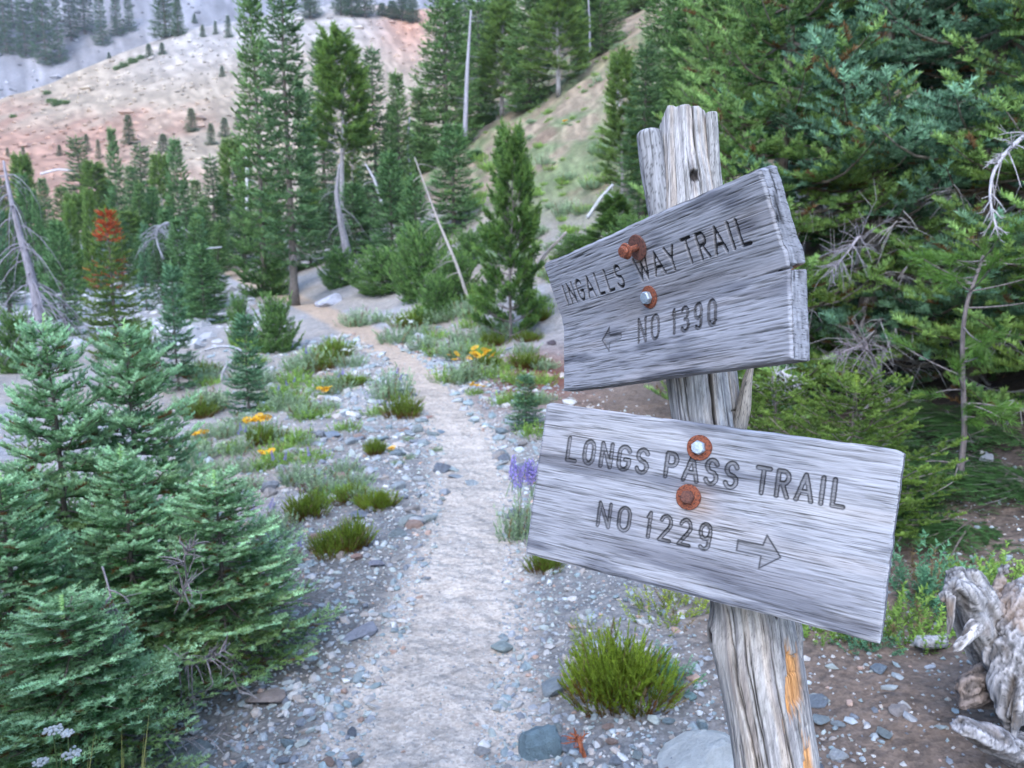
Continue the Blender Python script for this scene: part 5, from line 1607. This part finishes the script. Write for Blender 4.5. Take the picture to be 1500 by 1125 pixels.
# ------------------------------------------------------------------ small plants
def mound(seed, R, hgt, n, tpl, ca, cb, spr, spread=.5, basec=None, chain=3, name='foliage', mat=None):
    r = np.random.default_rng(seed); sp = Sprigs(); mb = MB()
    lobes = [(r.uniform(-.5, .5) * R, r.uniform(-.5, .5) * R, r.uniform(.5, .75), r.uniform(.6, 1.1)) for _ in range(4)]
    H0 = hgt
    for _ in range(n):
        lx, ly, lr, lh = lobes[int(r.integers(0, 4))]; hgt = H0 * lh
        a = r.uniform(0, 2 * PI); q = math.sqrt(r.random()); p = np.array([lx + math.cos(a) * q * R * lr * .75, ly + math.sin(a) * q * R * lr * .75, -.01])
        d = nrm(np.array([math.cos(a) * q * spread + r.normal() * .15, math.sin(a) * q * spread + r.normal() * .15, 1.0]))
        l = hgt * (1 - .45 * q ** 2) * r.uniform(.65, 1.1)
        m = max(1, int(round(chain * l / hgt + .3))); e = np.arange(m) / m
        pp = p + d * (e * l)[:, None]; cc = mixc(ca, cb, np.clip(e + r.normal(size=m) * .2 + .2, 0, 1)) * r.uniform(.8, 1.2)
        if basec is not None:
            cc = mixc(cc, basec, np.clip(1.0 - (e * l) / (hgt * .30), 0, 1) * r.uniform(.2, 1))
        if r.random() < .06:
            cc = np.array([.26, .20, .13]) * r.uniform(.6, 1.3, (m, 1))
        sp.add(pp, nrm(d + r.normal(size=(m, 3)) * .16), l / m * 1.15, cc)
    sp.into(mb, tpl, r)
    return mb.mesh(name, mat or M_LEAF)


heather = [mound(201 + i, .20, .22, 300, TP_HEATH, (.09, .13, .02), (.20, .31, .045), .05, .75, (.22, .09, .04), 3) for i in range(3)]
heather.append(mound(207, .20, .20, 620, TP_HEATH, (.11, .16, .02), (.24, .36, .045), .05, .9, (.22, .09, .04), 3))
greyleaf = [mound(211 + i, .20, .20, 90, TP_LEAF, (.20, .32, .22), (.36, .52, .40), .05, .8, None, 3) for i in range(2)]
greenleaf = [mound(221 + i, .20, .16, 90, TP_LEAF, (.16, .30, .07), (.32, .54, .14), .05, .8, None, 3) for i in range(2)]
teal = mound(231, .17, .20, 110, TP_LEAF, (.08, .22, .16), (.17, .40, .28), .05, .8, None, 4)
purple = mound(232, .2, .16, 60, TP_LEAF, (.10, .05, .06), (.22, .13, .14), .05, .9, None, 3)
grass = mound(233, .12, .25, 40, TP_GRASS, (.25, .27, .09), (.40, .40, .18), .1, .6, None, 1)
sprout = mound(234, .25, .20, 60, TP_LEAF, (.17, .26, .04), (.40, .52, .08), .05, .9, None, 4)


def disc_flower(r0, col, mid, petals=9):
    mb = MB(); V = []; Fq = []
    for k in range(petals):
        a = 2 * PI * k / petals; b_ = .28
        i = len(V); V += [(.25 * r0 * math.cos(a), .25 * r0 * math.sin(a), 0), (r0 * math.cos(a - b_), r0 * math.sin(a - b_), .25 * r0), (r0 * 1.08 * math.cos(a), r0 * 1.08 * math.sin(a), .2 * r0), (r0 * math.cos(a + b_), r0 * math.sin(a + b_), .25 * r0)]
        Fq.append((i, i + 1, i + 2, i + 3))
    mb.add(V, Fq, col); v, f = ICO0; mb.add(v * r0 * .3, f, mid)
    return mb


Y_FL = disc_flower(.022, (.85, .48, .02), (.5, .22, .01)).mesh('flower', M_PETAL)
W_FL = disc_flower(.012, (.80, .80, .76), (.6, .6, .4), 6).mesh('flower', M_PETAL)
mb = MB(); rq = np.random.default_rng(8)
for k in range(46):
    h_ = k / 46; a = k * 2.4; rad = .017 * (1 - .75 * h_) + .003; v, f = ICO0
    mb.add(v * [.0055, .0055, .007] * (1.1 - .5 * h_) + [rad * math.cos(a), rad * math.sin(a), .02 + .13 * h_], f, np.array([.30, .25, .56]) * rq.uniform(.7, 1.5))
V, Fq = tube(np.array([[0, 0, -.12], [0, 0, .15]]), [.003, .002], 5); mb.add(V, Fq, (.2, .3, .15))
SPIKE = mb.mesh('flower_spike', M_PETAL)


def plant(name, me, px, py, wpx, label, cat, group=None, R=.2, hs=1.0, flowers=None, nf=0, fz=.2, fs=1.0):
    if wpx < 60 and py > 420:
        wpx *= 1.35; hs *= 1.15
    if flowers is not None and flowers.name.startswith('flower') and 'spike' not in flowers.name:
        fs *= 1.5
    p = ground_at(px, py); s = wpx / 2 * np.linalg.norm(p - CAM) / F / R
    t = empty(name, p, rr.uniform(0, 6.28)); t.scale = (s, s, s * hs); tag(t, label, cat, group)
    o = link(bpy.data.objects.new('foliage', me), t); o['kind'] = 'stuff'
    for _ in range(nf):
        a = rr.uniform(0, 6.28); q = R * .7 * math.sqrt(rr.random())
        fo = link(bpy.data.objects.new(flowers.name.split('.')[0], flowers), t)
        fo.location = (q * math.cos(a), q * math.sin(a), fz * rr.uniform(.85, 1.15)); fo.rotation_euler = (rr.uniform(-.6, .6), rr.uniform(-.6, .6), rr.uniform(0, 6)); k_ = fs * rr.uniform(.8, 1.2) / max(s, .3) ** .6; fo.scale = (k_, k_, k_ / hs)
    return t


HG = 'heather clumps beside the trail'
plant('heather_shrub', heather[3], 898, 1008, 165, 'large green heather clump with rusty base left of the post', 'heather', HG, .2, 1.15)
plant('heather_shrub', heather[2], 590, 612, 50, 'heather clump with orange-brown base on the left edge of the narrow trail', 'heather', HG)
plant('heather_shrub', heather[3], 548, 742, 64, 'bright heather mound left of the slab in the trail', 'heather', HG, .2, .95)
plant('heather_shrub', heather[1], 515, 805, 52, 'heather with upright shoots above the reddish stone', 'heather', HG, .2, 1.1)
plant('heather_shrub', heather[0], 475, 812, 44, 'low heather at the left end of the heather row', 'heather', HG)
plant('heather_shrub', heather[2], 800, 838, 62, 'heather half hidden under the left end of the lower board', 'heather', HG)
plant('heather_shrub', heather[1], 546, 664, 30, 'small heather tuft with a yellow tip on the gravel bank', 'heather', HG)
plant('heather_shrub', heather[0], 470, 540, 40, 'olive heather mound far up the left bank', 'heather', HG)
plant('heather_shrub', heather[0], 394, 648, 38, 'olive heather mound beside the yellow flowers', 'heather', HG)
plant('heather_shrub', heather[2], 505, 735, 40, 'dark heather touching the bright mound on its left', 'heather', HG)
plant('heather_shrub', heather[0], 450, 602, 30, 'flat olive heather among pale stones', 'heather', HG, .2, .7)
plant('heather_shrub', heather[1], 445, 760, 50, 'dark green heather behind the low fir on the left', 'heather', HG)
plant('leafy_shrub', teal, 975, 1005, 88, 'fine blue-green bush right of the large heather', 'shrub', None, .17, .95)
plant('leafy_shrub', sprout, 990, 900, 150, 'yellow-green twiggy shrub below the lower board', 'shrub', None, .25, 1.0)
plant('leafy_shrub', sprout, 860, 930, 90, 'sparse bright shoots at the left of the large heather', 'shrub', None, .25, .8)
plant('leafy_shrub', greenleaf[0], 1215, 930, 120, 'low green shrub beneath the corner of the lower board', 'shrub', None, .2, .8)
plant('leafy_shrub', greenleaf[1], 1330, 925, 160, 'green leafy shrub left of the stump', 'shrub', None, .2, 1.0)
plant('leafy_shrub', teal, 1265, 945, 90, 'grey-green feathery plant in front of the leafy shrub', 'shrub', None, .17, .6)
plant('leafy_shrub', teal, 1385, 885, 140, 'teal shrub in the shade behind the stump', 'shrub', None, .17, 1.0)
plant('leafy_shrub', greenleaf[0], 1440, 865, 160, 'green shrub right behind the top of the stump', 'shrub', None, .2, 1.0)
plant('lupine', greyleaf[0], 770, 785, 58, 'tall lupine with purple spikes at the left end of the lower board', 'lupine', None, .2, 1.9, SPIKE, 9, .20, 1.0)
plant('lupine', greyleaf[1], 575, 585, 50, 'pale grey-green lupine on the left edge of the narrow trail', 'lupine', None, .2, 1.2, SPIKE, 2, .15, .6)
plant('lupine', greyleaf[0], 415, 830, 80, 'grey-green lupine with a purple bloom beside the low fir', 'lupine', None, .2, 1.0, SPIKE, 4, .15, .6)
plant('lupine', greyleaf[1], 480, 722, 44, 'grey-green lupine next to the purple-stemmed twigs', 'lupine', None)
plant('twiggy_plant', purple, 455, 722, 60, 'purple-brown dead-looking plant on the left bank', 'plant', None, .2, .9)
plant('yellow_daisy', greyleaf[0], 705, 552, 46, 'grey-green plant with bright yellow flowers below the young pine', 'flower', 'yellow flowers along the trail', .2, 1.0, Y_FL, 9, .2, 1.3)
plant('yellow_daisy', greyleaf[1], 676, 560, 46, 'yellow-flowered plant on the right edge of the narrow trail', 'flower', 'yellow flowers along the trail', .2, 1.0, Y_FL, 5, .2, 1.0)
plant('yellow_daisy', greenleaf[0], 697, 578, 26, 'small yellow flowers at the edge of the red soil', 'flower', 'yellow flowers along the trail', .2, .8, Y_FL, 6, .17, 1.3)
plant('yellow_daisy', greenleaf[1], 378, 632, 34, 'row of yellow flowers on the left bank beside olive heather', 'flower', 'yellow flowers along the trail', .2, .7, Y_FL, 14, .18, 1.5)
plant('yellow_daisy', greenleaf[0], 472, 582, 22, 'single yellow tuft halfway up the left bank', 'flower', 'yellow flowers along the trail', .2, .8, Y_FL, 6, .18, 1.5)
plant('yellow_daisy', greenleaf[1], 390, 672, 18, 'lowest yellow flower on the left bank', 'flower', 'yellow flowers along the trail', .2, .7, Y_FL, 4, .18, 1.6)
plant('yellow_daisy', greenleaf[0], 297, 650, 26, 'yellow flower at the foot of the slender fir', 'flower', 'yellow flowers along the trail', .2, .8, Y_FL, 4, .18, 1.5)
plant('yellow_daisy', greenleaf[0], 573, 662, 12, 'tiny yellow flower in the gravel left of the trail', 'flower', 'yellow flowers along the trail', .2, .6, Y_FL, 3, .18, 1.6)
plant('leafy_shrub', greenleaf[1], 723, 552, 40, 'rounded bright green mound right of the yellow flowers', 'shrub', None, .2, .9)
plant('leafy_shrub', greenleaf[0], 608, 475, 66, 'bright green grassy mound right of the narrow trail', 'shrub', None, .2, 1.0)
plant('leafy_shrub', greyleaf[0], 578, 500, 52, 'grey-green mound dotted with white flowers', 'shrub', None, .2, .9, W_FL, 12, .18, 1.4)
plant('leafy_shrub', greyleaf[1], 527, 478, 44, 'green mound where the trail narrows below the boulder', 'shrub', None, .2, .8)
plant('leafy_shrub', greenleaf[1], 640, 520, 44, 'yellow-green mound behind the upright grey stone', 'shrub', None, .2, .8)
plant('leafy_shrub', greyleaf[0], 520, 535, 60, 'pale green mound with white flowers left of the narrow trail', 'shrub', None, .2, .9, W_FL, 14, .18, 1.4)
plant('leafy_shrub', greyleaf[1], 620, 512, 40, 'grey-green tuft between pale stones right of the trail', 'shrub', None, .2, .8)
tree('fir_sapling', fir_m4, ground_at(770, 628), 'tiny fir sapling above the lupine at the right side of the trail', 'fir sapling', None, .4, (.30, .155))
for (px, py) in [(600, 645), (598, 672), (580, 680), (640, 660), (530, 690)]:
    plant('tuft', greyleaf[px % 2], px, py, 17, 'tiny grey-green tuft in the gravel left of the trail', 'tuft', 'tiny tufts in the gravel', .2, .7)
for (px, py, w, lab) in [(455, 545, 70, 'broad grey-green lupine patch on the upper left bank'), (500, 575, 60, 'grey-green lupine between the trail and the yellow tuft'), (420, 600, 56, 'lupine patch left of the flat olive heather'), (350, 660, 60, 'lupine beside the foot of the slender fir'), (395, 780, 70, 'silvery lupine behind the right side of the low fir'), (430, 705, 56, 'grey-green lupine left of the purple-brown plant')]:
    plant('lupine', greyleaf[px % 2], px, py, w, lab, 'lupine', None, .2, 1.0, SPIKE, 3, .15, .5)
for (px, py, w, lab) in [(655, 560, 50, 'grey-green lupine at the right edge of the narrow trail below the upright stone'), (672, 500, 60, 'broad leafy plant on the bank left of the young pine'), (720, 490, 60, 'green plant at the foot of the young pine on its left'), (620, 462, 60, 'bright plant above the grassy mound'), (785, 640, 70, 'green plant half hidden by the left edge of the lower board'), (745, 590, 40, 'small green plant below the red soil')]:
    plant('leafy_shrub', greenleaf[px % 2] if px % 3 else greyleaf[0], px, py, w, lab, 'plant', None, .2, 1.0)
LG = 'grey-green plants on the left bank'
for (px, py, w) in [(440, 560, 50), (470, 570, 44), (410, 575, 44), (500, 565, 40), (430, 590, 46), (350, 690, 46), (320, 690, 40), (460, 520, 36), (490, 510, 36), (400, 600, 36), (370, 585, 40), (440, 540, 36), (335, 640, 36), (480, 600, 30), (530, 560, 34), (455, 650, 26), (420, 660, 26), (360, 720, 40), (300, 600, 40), (290, 690, 36), (390, 560, 40), (350, 560, 36), (310, 560, 40)]:
    plant('leafy_shrub', (greyleaf + greenleaf)[int(rr.integers(0, 3))], px, py, w, 'low grey-green plant among stones on the bank left of the trail', 'plant', LG, .2, rr.uniform(.6, .95), SPIKE if rr.random() < .3 else (W_FL if rr.random() < .5 else None), 0)
RGp = 'low plants on the right-hand bank'
for (px, py, w) in [(640, 495, 40), (665, 520, 36), (690, 505, 36), (720, 520, 40), (650, 470, 44), (690, 480, 40), (745, 540, 30), (600, 500, 30), (560, 470, 34), (660, 445, 50), (700, 455, 50), (735, 480, 30), (770, 520, 40), (800, 560, 44), (790, 590, 36), (800, 540, 34)]:
    plant('leafy_shrub', (greyleaf + greenleaf)[int(rr.integers(0, 4))], px, py, w, 'low leafy plant on the bank right of the narrow trail', 'plant', RGp, .2, rr.uniform(.6, .95))
for i in range(64):
    px, py = (rr.uniform(280, 560), rr.uniform(500, 740)) if i < 36 else (rr.uniform(560, 800), rr.uniform(440, 600))
    q = ground_at(px, py)
    if abs(float(path_d(q[0], q[1]))) < .55:
        continue
    lf = i < 36
    plant('leafy_shrub', (greyleaf + greenleaf + [greenleaf[1], heather[2]])[int(rr.integers(0, 6))], px, py, rr.uniform(34, 74) * (1.0 if py > 520 else .8), 'low plant growing between stones on the bank left of the trail' if lf else 'low plant growing on the flowery bank right of the narrow trail', 'plant', LG if lf else RGp, .2, rr.uniform(.6, 1.0))
SG = 'tufts on the open slope left of the post'
for i in range(330):
    px, py = rr.uniform(660, 965), rr.uniform(60, 440)
    if py < 200 - (px - 700) * .9 or (px < 800 and py > 470 - (px - 640) * .2):
        continue
    q = ground_at(px, py)
    if q[1] < 11 or q[1] > 75:
        continue
    plant('leafy_shrub', (greyleaf + greenleaf + greenleaf)[int(rr.integers(0, 6))], px, py, rr.uniform(10, 22) * (1 + .9 * (rr.random() < .35)) * (.7 + .5 * (py > 200)), 'green tuft scattered on the open tan slope left of the post', 'plant', SG, .2, rr.uniform(.7, 1.1))
plant('yellow_daisy', greenleaf[0], 828, 182, 12, 'faint yellow flowers high on the open slope', 'flower', 'yellow flowers along the trail', .2, .8, Y_FL, 6, .18, 2.0)
yb = at_depth(92, 1.5)
yz = empty('yarrow', yb); tag(yz, 'white yarrow heads on thin stems in front of the left firs', 'flower')
for (px, py, s_) in [(78, 1072, 1.5), (99, 1076, .9), (104, 1105, 1.7), (60, 1118, 1.1)]:
    q = P_(px, py, 1.5) - yb
    mb = MB(); V, Fq = tube(np.array([[q[0] * .3, .02, -.02], [q[0] * .8, .01, q[2] * .6], q]), [.002, .0018, .0014], 5); mb.add(V, Fq, (.2, .28, .1)); mb.build('stem', M_LEAF, yz)
    mb = MB()
    for _ in range(30):
        a = rr.uniform(0, 6.28); q2 = .012 * s_ * math.sqrt(rr.random()); v, f = ICO0
        mb.add(v * [.0042, .0042, .003] + q + [q2 * math.cos(a), q2 * math.sin(a), rr.uniform(0, .006)], f, np.array([.78, .78, .72]) * rr.uniform(.75, 1))
    mb.build('flower_head', M_PETAL, yz)
for (px, Y, lab) in [(60, 1.6, 'dry grass tuft under the left firs beside the white yarrow'), (150, 1.65, 'thin dry grass right of the white yarrow')]:
    t = empty('grass_tuft', at_depth(px, Y)); tag(t, lab, 'grass'); link(bpy.data.objects.new('blades', grass), t)['kind'] = 'stuff'
# dry red twig by the teal rock
tag(dead_branch([(860, 1118, 0), (848, 1085, 0), (842, 1075, 0), (852, 1098, -.03)], ground_at(850, 1110)[1], 'curled rust-coloured dead twig beside the teal pointed rock', 130, .008, 20, .06, (.42, .13, .06)), 'curled rust-coloured dead twig beside the teal pointed rock', 'twig')

# ------------------------------------------------------------------ the evening air
hb = MB()
_gz = np.array([v.co.z for v in bpy.data.objects['ground'].data.vertices])
hx0, hx1, hy0, hy1, hz0, hz1 = -440.0, 440.0, -300.0, 440.0, float(_gz.min()) - 1.0, float(_gz.max()) + 25.0
hv = np.array([(a, b_, c) for a in (hx0, hx1) for b_ in (hy0, hy1) for c in (hz0, hz1)])
hb.add(hv, np.array([(0, 1, 3, 2), (4, 6, 7, 5), (0, 4, 5, 1), (2, 3, 7, 6), (0, 2, 6, 4), (1, 5, 7, 3)]))
mh = bpy.data.materials.new('haze'); mh.use_nodes = True
nt = mh.node_tree; nt.nodes.remove(nt.nodes['Principled BSDF'])
pv = nt.nodes.new('ShaderNodeVolumePrincipled'); pv.inputs['Color'].default_value = (.80, .88, 1.0, 1); pv.inputs['Density'].default_value = .00028
nt.links.new(pv.outputs[0], nt.nodes['Material Output'].inputs['Volume'])
kind(hb.build('haze', mh), 'stuff')
